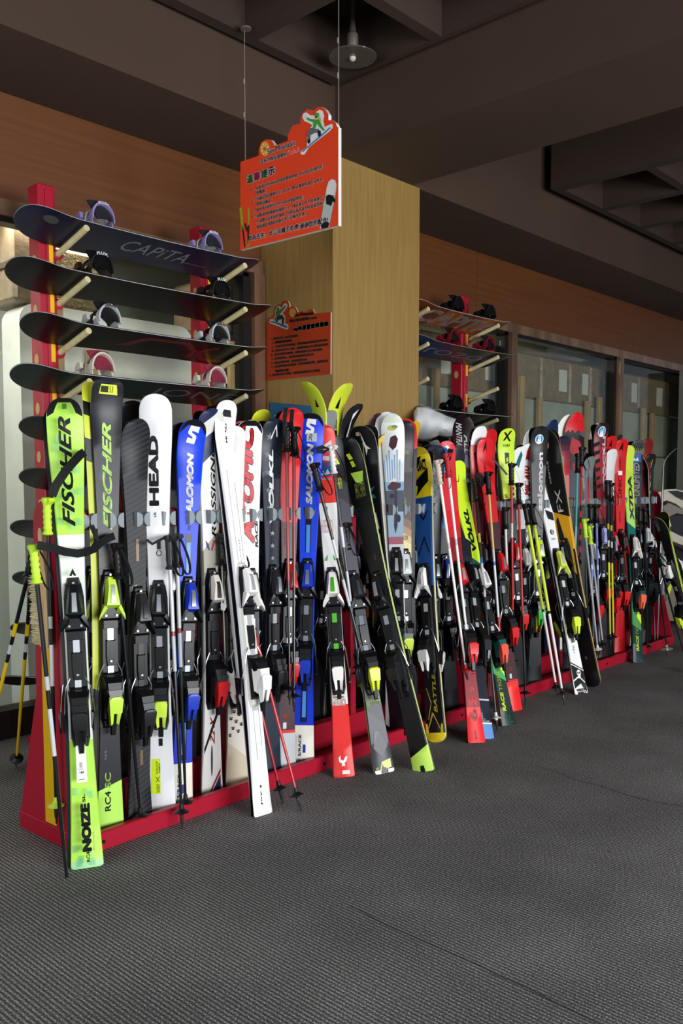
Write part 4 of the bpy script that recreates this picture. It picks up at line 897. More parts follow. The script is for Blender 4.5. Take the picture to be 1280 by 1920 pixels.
# 13 hero
ski('red and white ski with red tail leaning on the carpet beside the blue one', (605, 802), (645, 1457), 'F', .105, 44,
    [(0, 'e8302c'), (1322, 'f4f2ee'), (945, 'ee4038'), (.95, 'e6322c')],
    [(T, 'ELITE', 1303, 1294, -.030, .002, 'd8282a', dict(flat=1, bold=.05)), (T, 'SHORT TURN', 1309, 1305, -.028, .022, '4ab84a', dict(flat=1, bold=.03)), (T, 'HERO', 1324, 1310, -.034, .030, 'd8282a', dict(flat=1, bold=.10)), (T, 'HERO', 1323, 1311, -.033, .029, 'fbf6f2', dict(flat=1, bold=.06)),
     (P_, [(-.020, 1420), (-.010, 1416), (-.012, 1423), (.0, 1426), (.012, 1418), (.020, 1419), (.016, 1426), (.006, 1430), (.008, 1436), (-.008, 1436), (-.006, 1431), (-.018, 1428)], 'f6f0ee'), (Q, [(-.15, 1451), (.6, 1451), (.6, 1444), (-.15, 1444)], 'f0e8e6'), (Q, [(-.6, 895), (.6, 893), (.6, 867), (-.6, 869)], '2a6ab0'), (P_, [(-.024, 892), (-.01, 882), (-.004, 890), (.010, 880), (.022, 890)], 'f2f2f2'), (T, 'LOVERS', 876, 871, -.022, .018, 'c83038', dict(flat=1)),
     (P_, [(-.04, 846), (.035, 828), (.038, 838), (-.03, 856)], 'f2ded8'), (P_, [(-.04, 862), (.035, 866), (.035, 858), (-.04, 853)], 'f4e4de'), (T, 'ROSSIGNOL', 901, 897, -.02, .028, 'f6f0ee', dict(flat=1, bold=.03)), (P_, [(-.030, 1052), (-.012, 1040), (-.016, 1052)], '48c040'), (P_, [(.016, 1052), (.012, 1040), (.026, 1052)], '48c040'), (P_, [(-.028, 1270), (-.018, 1284), (-.010, 1278)], '3a9a3a'), (P_, [(.028, 1268), (.018, 1282), (.010, 1276)], '3a9a3a'), (T, 'HERO', 1000, 975, -.03, .02, 'e8b8b4', dict(flat=1))],
    bind=('eeeae2', '1d1d1f', 'f2eee8', '17181a', '66d040', 1), side='d9d2c6', wt=.112)
# 14 dark grey 155
ski('dark grey ski with faceted pattern and lime badge at the notched tail', (616, 820), (720, 1449), 'F', .085, 44,
    [(0, '3a3b44'), (.12, '42434c'), (1330, '33343c'), (1060, '4a4a54'), (920, '38393f'), (.9, '1c1d20')],
    [(P_, [(-.020, 1444), (.038, 1440), (.038, 1424), (-.006, 1428)], 'c4ee5c'), (P_, [(-.012, 1442), (.002, 1441), (-.005, 1430)], K), (T, '155', 1445, 1437, -.038, -.026, 'd8e04a', dict(flat=1)), (P_, [(-.036, 1400), (.0, 1368), (.034, 1400), (.0, 1420)], '282931'), (P_, [(-.03, 1395), (-.02, 1370), (.0, 1370)], '4a4b55'), (T, 'FISCHER', 918, 897, -.032, .026, 'c4d84a', dict(flat=1, bold=.02, shear=.4)), (T, 'RC4', 1322, 1314, -.036, -.018, 'cde85a', dict(flat=1, bold=.03)), (T, 'WORLDCUP', 1322, 1306, -.016, .034, 'a9b86a', dict(flat=1, bold=.02, shear=.3)), (T, 'SC', 1316, 1308, .014, .034, 'cde85a', dict(flat=1, bold=.03)),
     (P_, [(-.034, 900), (-.03, 878), (-.002, 900)], 'c4ee5c'), (P_, [(.0, 858), (.018, 872), (.030, 872), (.012, 855)], 'd2e83a'), (Q, [(-.95, .0), (-.35, .0), (-.35, .010), (-.95, .010)], 'e4e6e4'), (Q, [(.35, .0), (.95, .0), (.95, .010), (.35, .010)], 'e4e6e4'), (Q, [(-.28, -.001), (.28, -.001), (.2, .016), (-.2, .016)], K)],
    slant=.05, bind=('1f2024', '1a1b1d', 'd8f020', '2c2e34', '4a5058'), side='b9cc48')
# 15 black with lime edge
ski('black ski with long lime side edge and lime notched tail leaning far out', (652, 824), (795, 1447), 'F', .05, 42,
    [(0, 'c6f060'), (.040, '101012'), (.5, '161618'), (.75, K), (.96, '1a1b1e')],
    [(P_, [(-.024, 885), (.045, 888), (.030, 912), (-.006, 904)], 'c4f05c'), (P_, [(-.018, 914), (-.006, 918), (-.012, 924)], 'c4f05c'), (P_, [(-.012, 862), (.010, 862), (.0, 851), (-.02, 851)], 'd2e83a'), (P_, [(-.006, 876), (.014, 876), (.006, 865), (-.012, 865)], 'd2e83a'), (T, 'FISCHER', 934, 906, -.02, .040, '7f8a4a', dict(flat=1, bold=.02, shear=.5)), (Q, [(-.25, .0), (.25, .0), (.18, .018), (-.18, .018)], K), (T, 'RC4', 1050, 1040, .006, .014, 'a04030')],
    slant=-.03, bind=('1a1b1d', '151517', '1b1c1e', '17181a', 'b0b4b8'), side='d4ec90', th=.018, flip=True, wt=.115, mlabel='rear ski with pale lime edge behind the black one that leans far out')
# 16 black white star
ski('black ski with a tall white arrow star and pale edge, tip above the clips', (680, 798), (752, 1415), 'T', .09, 46, [(0, '1a0f18'), (.4, K), (.7, '131315')],
    [(P_, [(-.002, 810), (.010, 835), (.034, 843), (.014, 843), (.004, 854), (.002, 840), (-.004, 825)], 'e6e6dc'), (P_, [(-.010, 812), (-.006, 826), (.002, 832)], '3a7a86'), (Q, [(-.45, 816), (-.1, 816), (-.1, 809), (-.45, 809)], 'a88a70'), (P_, [(-.01, 918), (.03, 912), (.01, 922)], '2f7080'), (P_, [(-.02, 932), (.03, 934), (.02, 926)], '2f7080'), (P_, [(-.02, 975), (.02, 960), (.03, 990), (.0, 1000)], 'd9d4c4'), (P_, [(.0, 1005), (.03, 1000), (.03, 1018)], 'c9a060')],
    bind=('1c1d20', '151517', '1b1c1e'), side='e4e4d0', tailr=.05, v0=.02, flip=True, th=.018)
# 18 painted white
ski('white ski painted with a watery landscape, tip above its neighbours', (735, 777), (752, 1385), 'T', .12, 44,
    [(0, 'e6e8ea'), (1060, 'd9dce4'), (1022, 'b06a78'), (1008, '9fbcd0'), (960, '56606c'), (922, '8fb4cc'), (905, 'e9ecee'), (795, 'd5dccb'), (784, 'd9dee0')],
    [(E_, -.004, 803, .024, .014, 'c9bc5a'), (E_, .010, 801, .016, .008, '6f9a6a'), (P_, [(-.022, 836), (-.012, 820), (.014, 816), (.026, 824), (.016, 838), (-.002, 844)], '4a2a34'), (P_, [(-.034, 912), (-.01, 903), (.034, 906), (.034, 914), (.0, 920), (-.03, 918)], '5a3e44'), (P_, [(.004, 920), (.014, 918), (.012, 985), (.0, 1000), (-.006, 985)], '4a4450'), (E_, -.012, 930, .012, .012, '4a3a40'), (E_, .018, 972, .010, .02, '3c3a44')]+[(Q, [(-.9+.25*k, 905-2*(k % 5)), (-.84+.25*k, 905-2*(k % 5)), (-.82+.25*k, 862-9*(k % 3)), (-.9+.25*k, 862-9*(k % 3))], '8ab8e0') for k in range(7)],
    bind=('1a1b1d', '151517', '1c1d1f'), side='20242a', v0=.06, tr=.7, pt=2.1, mshift=(-.03, .02), mramp=[(0, 'f0f0f0'), (.9, 'f8f8f8')], mlabel='plain white rear ski standing left of and behind the landscape painted one', tailr=.04)
# 19 dark gradient
ski('dark ski with a brown to cream fade and lime letters beside the painted white one', (754, 790), (762, 1378), 'T', .13, 42,
    [(0, '1a1a1c'), (1030, 'e4dc9a'), (1006, 'd4b884'), (992, 'a88460'), (978, '7a5848'), (962, '4a3430'), (945, '2a2028')],
    [(T, 'RC', 935, 923, -.022, .006, 'cfe070', dict(flat=1, bold=.01)), (T, '4', 947, 935, .000, .014, 'cfe070', dict(flat=1, bold=.01)), (T, 'FISCHER', 852, 845, .0, .03, 'aabf5a', dict(flat=1, shear=.4)), (T, 'RACECODE', 1012, 1004, -.024, .02, '2a1c18', dict(flat=1))],
    slant=.03, bind=('dfe3e4', '1c1d1f', 'cfe850', '17181a', 'b9c0b8'), side='2a2028', v0=.08, mramp=[(0, K), (.9, 'd8343a')], mshift=(.02, .02), mlabel='rear ski with a red tip behind the dark one with the brown fade')
# 20 yellow blue X
ski('yellow and blue ski with black cross lines and a rounded black tail', (787, 842), (818, 1392), 'F', .12, 42,
    [(0, 'e8d024'), (.030, '141216'), (1100, '1c4a8a'), (935, 'e4cc1e'), (.97, 'c8b020')],
    [(P_, [(-.045, 905), (.045, 880), (.045, 905), (.01, 915), (-.03, 930), (-.02, 912)], K), (P_, [(-.04, 878), (-.02, 878), (.02, 858), (-.01, 860)], K), (T, 'EXACT', 884, 864, -.02, .04, K, dict(flat=1, bold=.06, shear=-.3)), (P_, [(-.035, 955), (-.031, 955), (.006, 972), (.032, 958), (.035, 961), (.006, 978)], K), (P_, [(-.035, 1040), (-.031, 1042), (.006, 1012), (.030, 1040), (.034, 1036), (.006, 1006)], K), (P_, [(-.036, 1365), (-.033, 1366), (-.004, 1340), (-.008, 1335)], 'c9a84a'), (P_, [(.034, 1366), (.031, 1367), (-.006, 1338), (-.002, 1336)], 'c9a84a'), (P_, [(-.034, 1290), (-.031, 1290), (-.010, 1315), (-.013, 1317)], 'c9a84a'), (P_, [(-.010, 1315), (-.007, 1315), (-.030, 1350), (-.033, 1348)], 'c9a84a'), (T, 'BATTLE', 1336, 1262, .004, .024, 'd9c22a', dict(bold=.03, shear=.25)), (Q, [(-.9, .03), (-.6, .03), (-.75, .06), (-.95, .06)], 'e8d024'), (Q, [(.6, .03), (.9, .03), (.95, .06), (.75, .06)], 'e8d024')],
    bind=('f0f0f0', '1b1c1e', 'eceae6', '17181a', 'e0e2e4', 1), side='e6e4b0', tailr=.05, th=.02, flip=True)
ski('navy ski with grey sideways letters behind the yellow and blue one', (813, 836), (812, 1372), 'T', .15, 38, [(0, K), (.5, '1a1f2c'), (.9, '232a3a')], [(T, 'ATOMIC', 948, 850, -.012, .020, '7d8288', dict(bold=.05))], bind=('26272a', '1a1a1c', '202024'), side='9a9c9e', v0=.10)
ski('light blue ski with dark letters left of the red one with white poles', (819, 838), (846, 1370), 'T', .15, 36, [(0, '1a1b1f'), (1000, '3a3c42'), (993, '4a94d8'), (.95, '3f86cc')], [(T, 'SLCC', 968, 880, -.012, .022, '14243a', dict(bold=.03))], bind=('1e3c9a', '151517', '1b1b1e'), side='8a8c8e', v0=.12)
# 23 red 6S
ski('red ski with large outlined figures near its tail, white poles strapped to it', (832, 833), (893, 1393), 'F', .07, 34,
    [(0, 'e8282c'), (1327, '8a1620'), (1010, 'c8202a'), (960, 'd8303a'), (.7, 'd8202a')],
    [(T, 'S', 1328, 1305, -.024, .018, 'd8303a', dict(bold=.03)), (T, '6', 1353, 1330, -.024, .018, '9c1a24', dict(bold=.03)), (T, '159', 1297, 1289, -.016, .012, 'd84850', dict(flat=1)), (E_, .0, 846, .014, .018, 'f2ecec'), (Q, [(-.1, 1387), (0, 1387), (0, 1370), (-.1, 1370)], '5a1016')],
    bind=('d02024', '1a1b1d', 'd82428', '17181a', 'b9bcc0'), side='0e0e10', wt=.112, mlabel='black-edged rear ski behind the red one with large outlined figures')
ski('navy ski with light blue tail behind the red one with outlined figures', (850, 842), (911, 1386), 'F', .12, 30, [(0, '6a9ad8'), (1357, '20242f'), (.3, '262a34'), (.6, '20222a')], [(T, 'L', 1350, 1337, -.022, .004, '7aa8dc', dict(flat=1, bold=.03)), (Q, [(-.98, 1358), (.98, 1358), (.98, 1355), (-.98, 1355)], 'e6e8ea'), (Q, [(-.98, 1314), (.98, 1314), (.98, 1311), (-.98, 1311)], 'c8ccd2'), (T, 'FISCHER', 1354, 1351, -.022, .03, 'c8ccd2', dict(flat=1))],
    bind=('1c1d1f', '151517', '2a2c30'), side='d8dce0')
# 25 maroon board
ski('tall maroon and black freeride ski with diagonal white letters behind the gap', (868, 778), (884, 1300), 'T', .24, 42, [(0, '17171b'), (.6, '1a1c24'), (.72, '2a1218'), (.86, '3a0f16'), (.96, '1c0c10')],
    [(T, 'MANTRA', 835, 792, -.045, -.010, 'c9c9cc', dict(bold=.02, shear=.5, down=1)), (T, 'ALL', 850, 815, .0, .04, 'd4d4d6', dict(bold=.02, shear=.4, down=1)), (Q, [(-.5, 907), (.8, 907), (.8, 887), (-.5, 887)], '2c5f9a'), (P_, [(-.022, 904), (-.012, 897), (.0, 903), (.016, 896), (.032, 904)], 'e8eaec'), (T, 'LOVERS', 893, 889, -.02, .03, 'c83038', dict(flat=1)), (P_, [(-.02, 870), (.0, 848), (.034, 862), (.03, 880)], '7a7d88'), (P_, [(-.05, 860), (-.03, 838), (-.02, 850), (-.04, 874)], '9a9ca4')],
    slant=.1, bind=None, side='b0ae9a', v0=.22, tr=.8, pt=2.0, wt=.13)
# 26/27
ski('dark green ski with yellow slanted letters, orange side edge, leaning out', (850, 868), (953, 1360), 'F', .10, 30,
    [(0, '24403c'), (1345, '163028'), (1262, '3fae66'), (1225, '1d4a40'), (1060, '1c5a52'), (1042, 'cdf02c'), (.9, 'd4f22e')],
    [(T, 'RACE', 1333, 1297, -.024, .000, 'e4f03a', dict(bold=.05, shear=.2)), (T, 'TIGER', 1294, 1257, -.024, .000, 'cfe03a', dict(bold=.01, shear=.2)), (P_, [(.002, 1250), (.036, 1270), (.036, 1225), (.006, 1225)], 'e0f42c'), (T, 'SL', 1356, 1340, -.02, .03, '35524c', dict(flat=1)), (T, 'VÖLKL', 1035, 955, -.020, .02, '14241c', dict(bold=.06, shear=.2))],
    slant=.04, bind=('f0ece4', '1a5a58', 'e85a40', '17181a', 'c9ccd0'), side='d8482c', mlabel='orange-edged rear ski behind the dark green one with yellow letters', th=.018)
redster('leaning red ski with bright red tail right of the green lettered one', (903, 823), (965, 1333), 30, 'F', .10, g='f02826')
ski('shiny red ski with a black arrow emblem hidden behind the leaning red one', (912, 806), (925, 1290), 'T', .16, 28, [(0, '7a1018'), (.5, 'a8141c'), (.8, 'c4161e')], [(P_, [(-.018, 842), (.0, 820), (.014, 842), (.0, 838)], '2a0a0e')], bind=('b01a1e', '1b1b1d', 'c01a1c'), side='5a1418', v0=.10)
ski('pink-red and white tipped ski just behind the red arrow ones', (893, 800), (900, 1295), 'T', .18, 26, [(0, '2a1a1c'), (.6, 'a8343a'), (.8, 'e06a68'), (.93, 'f0ecec')], [], bind=('2a2b2e', '1b1b1d', '202022'), side='d9d4d0', v0=.14)
# 28 lime tiger
ski('lime yellow ski with bold black letters and a black oval emblem', (945, 804), (978, 1268), 'T', .12, 31, [(0, '1a1c20'), (.5, '20221f'), (936, 'd0ee3c'), (.9, 'c8ea38')],
    [(T, 'TIGER', 936, 866, .008, .034, K, dict(bold=.06)), (P_, [(-.028, 811), (-.014, 811), (.030, 828), (.016, 828)], K), (P_, [(.030, 809), (.016, 809), (-.028, 826), (-.014, 826)], K), (T, 'Völkl', 838, 833, -.026, .022, '2a3a10', dict(flat=1, bold=.02)), (P_, [(-.014, 870), (.014, 868), (.018, 850), (-.012, 848)], K), (P_, [(-.006, 866), (.008, 865), (.010, 853), (-.005, 852)], 'b0d030'), (T, 'SL', 933, 926, -.036, -.010, 'd8702a', dict(flat=1, bold=.04))],
    bind=('c41e24', '17181a', 'd8242a', '17181a', 'c9ccd0'), side='c9d84a', v0=.06)
ski('white and teal ski with diamond emblem partly behind the lime lettered one', (968, 838), (985, 1262), 'T', .15, 26, [(0, '1a1c20'), (.55, '2a2c30'), (.66, 'e9ece8'), (.9, 'f0f2f0')], [(P_, [(-.020, 868), (.004, 846), (.024, 854), (.004, 878)], '1d6a6a'), (P_, [(-.008, 866), (.004, 853), (.014, 857), (.004, 870)], 'e9ece8')], bind=('d8d4cc', '17181a', '2a2c30'), side='a9b0a8', v0=.12)
ski('white ski with a red arrow emblem and stacked red letters', (985, 833), (1002, 1256), 'T', .13, 31, [(0, '1c2230'), (.10, '222a3a'), (.155, '5ad02a'), (.175, '1a1e26'), (.6, '2a2c30'), (938, 'efefec'), (.9, 'f4f4f2')],
    [(P_, [(-.026, 866), (.004, 836), (.022, 866), (.0, 861)], 'd01a26'), (T, 'ATO', 900, 873, -.030, .020, 'd01a26', dict(bold=.08, shear=.3)), (T, 'MIC', 930, 901, -.030, .020, 'd01a26', dict(bold=.06, shear=.3)), (Q, [(-.7, .035), (.6, .035), (.6, .06), (-.7, .06)], 'a8acb0'), (P_, [(-.03, 1010), (.02, 975), (.03, 985), (-.02, 1020)], 'd8dadc'), (P_, [(-.02, 985), (.03, 1015), (.03, 1025), (-.025, 995)], 'd8dadc')],
    bind=('e4e2dc', '17181a', 'e8c02a', '17181a', 'f0f0f0', 1), side='b9b9b4', v0=.07)
# 30 black salomon
ski('black ski with tall white letters and a round blue sticker near the tip', (1010, 800), (1001, 1262), 'T', .07, 32, [(0, '1a1c20'), (.28, '1a1c20'), (.6, '15161a'), (.9, '17191c')],
    [(T, 'salomon', 958, 848, -.006, .028, 'eef0ee', dict(bold=.04)), (E_, -.004, 824, .028, .030, 'e8eef0'), (E_, -.004, 824, .023, .025, '2f8ac0'), (P_, [(-.016, 832), (-.012, 818), (-.004, 826), (.002, 816), (.010, 832)], 'f4f6f6'), (T, 'o', 822, 816, -.010, .004, 'f4f6f6', dict(flat=1, bold=.04))],
    bind=('c9d83a', '17181a', '3ab04a', '17181a', 'b9bcc0'), side='6a6c6e', v0=.06, tr=.65)
ski('white ski with skull artwork and crossed black bars at the tail, leaning out', (1003, 850), (1089, 1301), 'F', .13, 27,
    [(0, 'f2f2f2'), (.055, 'f2f2f2'), (.5, 'f4f4f4')],
    [(P_, [(-.045, 1240), (.045, 1256), (.045, 1300), (.02, 1290), (-.045, 1246)], K), (P_, [(-.045, 1290), (-.045, 1276), (.045, 1262), (.045, 1276)], K), (P_, [(-.045, 1246), (.045, 1262), (.045, 1270), (-.045, 1284)], K), (P_, [(-.045, 1243), (.045, 1258), (.045, 1260), (-.045, 1245)], 'f2f2f2'), (P_, [(-.045, 1277), (.0, 1270), (.045, 1284), (.045, 1281), (.0, 1267), (-.045, 1274)], 'f2f2f2'), (E_, .004, 1262, .016, .020, 'f2f2f2'), (Q, [(-.1, 1272), (.3, 1272), (.3, 1266), (-.1, 1266)], 'f2f2f2'), (E_, -.003, 1262, .005, .007, K), (E_, .010, 1262, .005, .007, K), (T, 'WORLDCUP', 1296, 1291, -.036, .034, K, dict(flat=1, bold=.06)), (T, 'REBELS', 1302, 1297, -.030, .034, K, dict(flat=1, bold=.06)), (Q, [(-.5, 1190), (.5, 1188), (.5, 1184), (-.5, 1185)], '4a6a66'), (Q, [(-.3, 1206), (.4, 1205), (.35, 1191), (-.3, 1192)], '6a6450'), (T, '+7ei', 1226, 1211, -.01, .004, '6a6e70'), (E_, .0, 999, .014, .018, K), (T, 'G', 1003, 995, -.008, .008, 'f2f2f2', dict(flat=1, bold=.08)), (P_, [(-.02, 957), (.034, 963), (.034, 978), (-.010, 974)], '24262a'), (T, 'snb', 1014, 1009, -.016, .014, '4aa0c8', dict(flat=1)), (Q, [(-.99, 1180), (.3, 1184), (.5, 1176), (-.9, 1170)], 'd2e44a')],
    bind=('d8e85a', '1b1c1e', 'd8ec3a', '202124', 'f0f0f0', 1), side='141416', mlabel='rear ski with dark edges behind the white one with skull artwork', th=.018)
ski('black ski with a golden oval tip and yellow middle leaning far out', (1024, 806), (1110, 1288), 'F', .045, 38,
    [(0, '0e0e10'), (1017, 'e0a41c'), (958, '111113'), (.95, '0f0f11')],
    [(E_, -.020, 829, .026, .046, 'dcb022'), (T, 'KÄSTLE', 905, 863, -.036, -.024, 'd8d4cc', dict(bold=.04)), (T, 'FX', 960, 918, -.012, .026, 'c9c4b8', dict(bold=-.01)), (P_, [(-.036, 1010), (-.036, 975), (-.02, 968), (.0, 1005), (.0, 1017)], K), (P_, [(-.036, 1035), (.045, 1060), (.045, 1078), (-.03, 1050)], 'e0a41c'), (Q, [(.3, 1050), (.9, 1060), (.9, 1000), (.3, 1000)], 'e0a41c'), (T, '174', 1236, 1230, -.008, .006, '8a8a88', dict(flat=1))],
    slant=.03, bind=('1a1b1d', '151517', '1b1c1e'), side='dcb060', tailr=.06, wt=.125, flip=True, rat=(.72, .92), tr=.7, mlabel='black rear ski with golden edge behind the yellow and black one leaning out', th=.018)
# behind: boards
def upboard(label, tip, tail, vc, v0, px, stops, marks=(), w=.27, tex=None, slant=0, side='d8d8d8', **kw):
    return ski(label, tip, tail, 'T', vc, px, stops, marks, slant, None, side, tex=tex, wt=kw.pop('wt', .16), rat=(.9, .98), mate=False, v0=v0, tailr=.06, tr=.9, pt=2.0, kind='snowboard', cat='snowboard', curl=.05, **kw)
upboard('dark blue rounded board tip standing behind the black and gold ski', (1029, 787), (1035, 1235), .24, .24, 30, [(0, '14264a'), (.9, '16294f')], side='20345a')
upboard('plain white rounded board standing behind the tall red one', (1054, 778), (1058, 1230), .24, .22, 26, [(0, 'eeeae0'), (.9, 'f2eee4')])
upboard('tall red board with black dripping artwork standing above its neighbours', (1076, 774), (1080, 1236), .17, .14, 36, [(0, '2c3038'), (.45, '30343c'), (.55, '343a44'), (.78, '20181c'), (815, 'd0161e'), (.97, 'd8181e')],
        [(E_, .0, 838, .050, .055, 'b01a26'), (E_, .01, 875, .035, .035, 'a01a24'), (P_, [(-.08, 812), (-.05, 806), (-.04, 811), (-.02, 805), (.0, 812), (.03, 806), (.05, 811), (.08, 808), (.08, 822), (.04, 815), (.02, 826), (-.02, 818), (-.04, 835), (-.08, 826)], '1c1216')], tex=None)
upboard('dark maroon rounded board behind the black arrow-star ski', (697, 775), (705, 1390), .27, .28, 38, [(0, 'b05a20'), (.5, 'b8622a'), (.80, '3a1a18'), (.9, '43201c')], side='2a1614')
upboard('blue and yellow board tip behind the painted white ski', (712, 812), (716, 1385), .22, .24, 30, [(0, '2a2a2e'), (.6, 'd9d4c4'), (.80, '2a6a86'), (.92, 'e8c02a')], side='d8c02a')
# 33..
ski('maroon to crimson fading ski with a black oval clip at its shovel', (1050, 818), (1068, 1240), 'T', .12, 30, [(0, '20222a'), (.5, '2a2c34'), (934, 'b8222e'), (880, 'a8222e'), (862, '8a2438'), (848, '5a2438'), (836, '3a2438'), (826, '22243a')],
    [(P_, [(-.016, 877), (.014, 876), (.018, 856), (-.012, 856)], K), (P_, [(-.004, 872), (.008, 872), (.011, 859), (-.002, 859)], 'd9d4d4'), (T, 'X', 906, 896, -.004, .016, K, dict(flat=1, bold=.05)), (T, 'RED OUT', .22, .30, -.012, .0, 'c02030', dict(bold=.04))], bind=('e0deda', '17181a', '2a2b2e', '17181a', 'b9bcc0'), side='b9b4b4', v0=.08)
ski('narrow grey ski with red flame marks next to the dark red lettered one', (1099, 856), (1110, 1225), 'T', .12, 20, [(0, K), (.5, '3a3c3e'), (.6, '6a6e6e'), (.9, '7a7f80')], [(P_, [(-.01, .80), (.004, .94), (.012, .86), (.004, .70)], 'c83030'), (T, 'O', .70, .73, -.014, .012, '3a3c3e', dict(flat=1, bold=.05))], bind=('e4e2dc', '17181a', 'd0202a'), side='9aa0a0', v0=.09)
ski('dark red ski with black hatching, white letters and a round blue sticker', (1124, 794), (1128, 1225), 'T', .13, 25, [(0, '2a1a20'), (.5, '4a1a22'), (.6, '9a1a28'), (.9, '6a1620'), (.96, '2a1014')],
    [(E_, .0, 810, .032, .038, 'dfe6ea'), (E_, .0, 810, .026, .031, '2f8ac0'), (P_, [(-.016, 819), (-.010, 804), (.0, 812), (.008, 802), (.016, 819)], 'f4f6f6'), (T, 'STÖCKLI', 922, 818, .012, .040, 'd9d9da', dict(bold=.05))]+[(P_, [(-.06, 920-16*k), (-.008, 914-16*k), (-.008, 908-16*k), (-.06, 912-16*k)], '17090c') for k in range(6)], bind=('b0b4ff', '17181a', 'c8202a'), side='5a1a22', v0=.07)
ski('red ski tip with black arrow left of the large red lettered one', (1140, 818), (1146, 1221), 'T', .14, 22, [(0, '3a1620'), (.5, '3a1a22'), (.62, 'c8161c'), (.9, 'd01a1e')], [(P_, [(-.018, 840), (.002, 824), (.016, 840), (.0, 836)], '2a0a0e')], bind=('c41a1e', '1b1b1d', 'd01a1c'), side='5a1418', v0=.10)
ski('white and black ski with short tip in front of the left red arrow one', (1141, 843), (1140, 1222), 'T', .12, 20, [(0, K), (.5, '2a2c2e'), (.64, '17181a'), (.78, 'dfe0de'), (.9, 'e6e7e5')], [(P_, [(-.02, .74), (.02, .85), (.02, .82), (-.02, .70)], K)], bind=('26272b', '17181a', 'd0202a'), side='9a9c9e', v0=.06)
ski('large red ski with arrow emblem and black letters near the right end', (1161, 824), (1161, 1216), 'T', .11, 24, [(0, 'c0141a'), (.30, 'c8181c'), (.45, 'a01418'), (.55, 'd01a1e'), (.9, 'd41c20')],
    [(P_, [(-.020, 846), (.006, 829), (.018, 846), (.002, 842)], '26090c'), (T, 'ATOMIC', 886, 855, -.008, .008, '2a0a0e', dict(bold=.04)), (T, 'OMIC', 936, 892, -.022, .014, 'a80e14', dict(bold=.05)), (Q, [(-.35, 891), (.35, 891), (.35, 883), (-.35, 883)], 'f0ecea'), (T, 'REDSTER', 980, 959, -.010, -.002, '2a0a0e', dict(bold=.03)), (T, 'ATOMIC', 1205, 1150, -.01, .01, 'a01014')], bind=('d01a20', '17181a', 'd81c20', '17181a', '8a8e92', 1), side='6a1014', v0=.06)
ski('lime green and teal ski with dark sideways letters at the right end', (1173, 838), (1196, 1243), 'F', .10, 22, [(0, '2c4446'), (1226, '163a34'), (1172, '3f9a5a'), (1130, '1c6a66'), (981, 'b8e470'), (950, 'c8e84a'), (.9, 'd4f04a')],
    [(T, 'X7DA', 975, 892, -.010, .030, '2a4a4a', dict(bold=.06)), (T, 'RACE', 1221, 1192, -.016, .010, 'e0f03a', dict(bold=.05, shear=.2)), (T, 'TIGER', 1190, 1163, -.016, .010, 'cfe03a', dict(bold=.01, shear=.2)), (P_, [(.002, 1158), (.002, 1140), (.04, 1140), (.04, 1170)], 'd8f030'), (T, 'SL', 1240, 1228, -.02, .03, '35494c', dict(flat=1))],
    slant=.03, bind=('efe6dc', '1a4a4c', 'e86a48', '17181a', 'dfe2e4', 1), side='20383a')
ski('grey ski with hatched tip, blue square sticker and white outline letters', (1192, 826), (1190, 1214), 'T', .13, 24, [(0, '7f8a2c'), (.30, '17181a'), (.5, '6a7a4a'), (.62, '2a2c30'), (.93, '6f7a4a'), (.96, '4a4e50')],
    [(Q, [(-.9, 867), (.7, 867), (.7, 849), (-.9, 849)], '2c62a8'), (P_, [(-.028, 864), (-.018, 858), (-.006, 863), (.008, 857), (.020, 864)], 'eef0f2'), (T, 'LOVERS', 855, 851, -.026, .018, 'c03a40', dict(flat=1)), (T, 'UNLIMITED', 930, 868, -.026, .026, 'd0d2d4', dict(bold=.02, shear=.2)), (T, 'DRAWER', 1210, 1140, -.034, .034, '17181a', dict(bold=.07))]+[(P_, [(-.05+.016*k, 846), (-.046+.016*k, 846), (-.040+.016*k, 832), (-.044+.016*k, 832)], '202224') for k in range(6)], bind=('1f2022', '17181a', '202124'), side='8a8e90', v0=.07)
ski('brick red ski with an orange curved stripe behind the blue-stickered one', (1209, 824), (1204, 1212), 'T', .15, 22, [(0, '2a1016'), (.5, '43141a'), (.7, '5a161a'), (.9, '7a1c1a')], [(P_, [(-.03, 870), (.0, 852), (.03, 852), (-.004, 874), (-.02, 882)], 'c8481e'), (T, 'NORDICA', 930, 910, -.006, .004, 'c8401e')], bind=('d8d4cc', '17181a', '2a2b2e'), side='7a4a40', v0=.10)
ski('black and yellow lettered ski right of the brick red one', (1215, 852), (1212, 1208), 'T', .14, 18, [(0, K), (.6, '161618'), (.9, '1b1b1d')], [(T, 'VÖLKL', 930, 862, -.020, .020, 'd8d02a', dict(bold=.03))], bind=('dcdcd8', '17181a', '202022'), side='a8a24a', v0=.08)
b1 = ski('black ski seen edge on with pale edge bending left at the right rack end', (1213, 842), (1228, 1195), 'T', .12, 7, [(0, '3a2a20'), (.4, '17181a'), (.9, '1c201e')], [], bind=('2a2b2e', '17181a', '202124'), side='c9cac6', v0=.08, yaw=.45-math.pi, mate=False, curl=.10, ct=.17, wt=.115)
b2 = ski('dark ski seen edge on with pale edge bending right at the right rack end', (1243, 840), (1231, 1195), 'T', .12, 7, [(0, K), (.4, '17181a'), (.8, '24423a'), (.95, '1c201e')], [(P_, [(-.01, .90), (.0, .93), (.012, .90)], 'e0e4e2')], bind=('2a2b2e', '17181a', 'c9d83a'), side='d4d5d0', v0=.09, yaw=.45, mate=False, curl=.11, ct=.17, wt=.115)
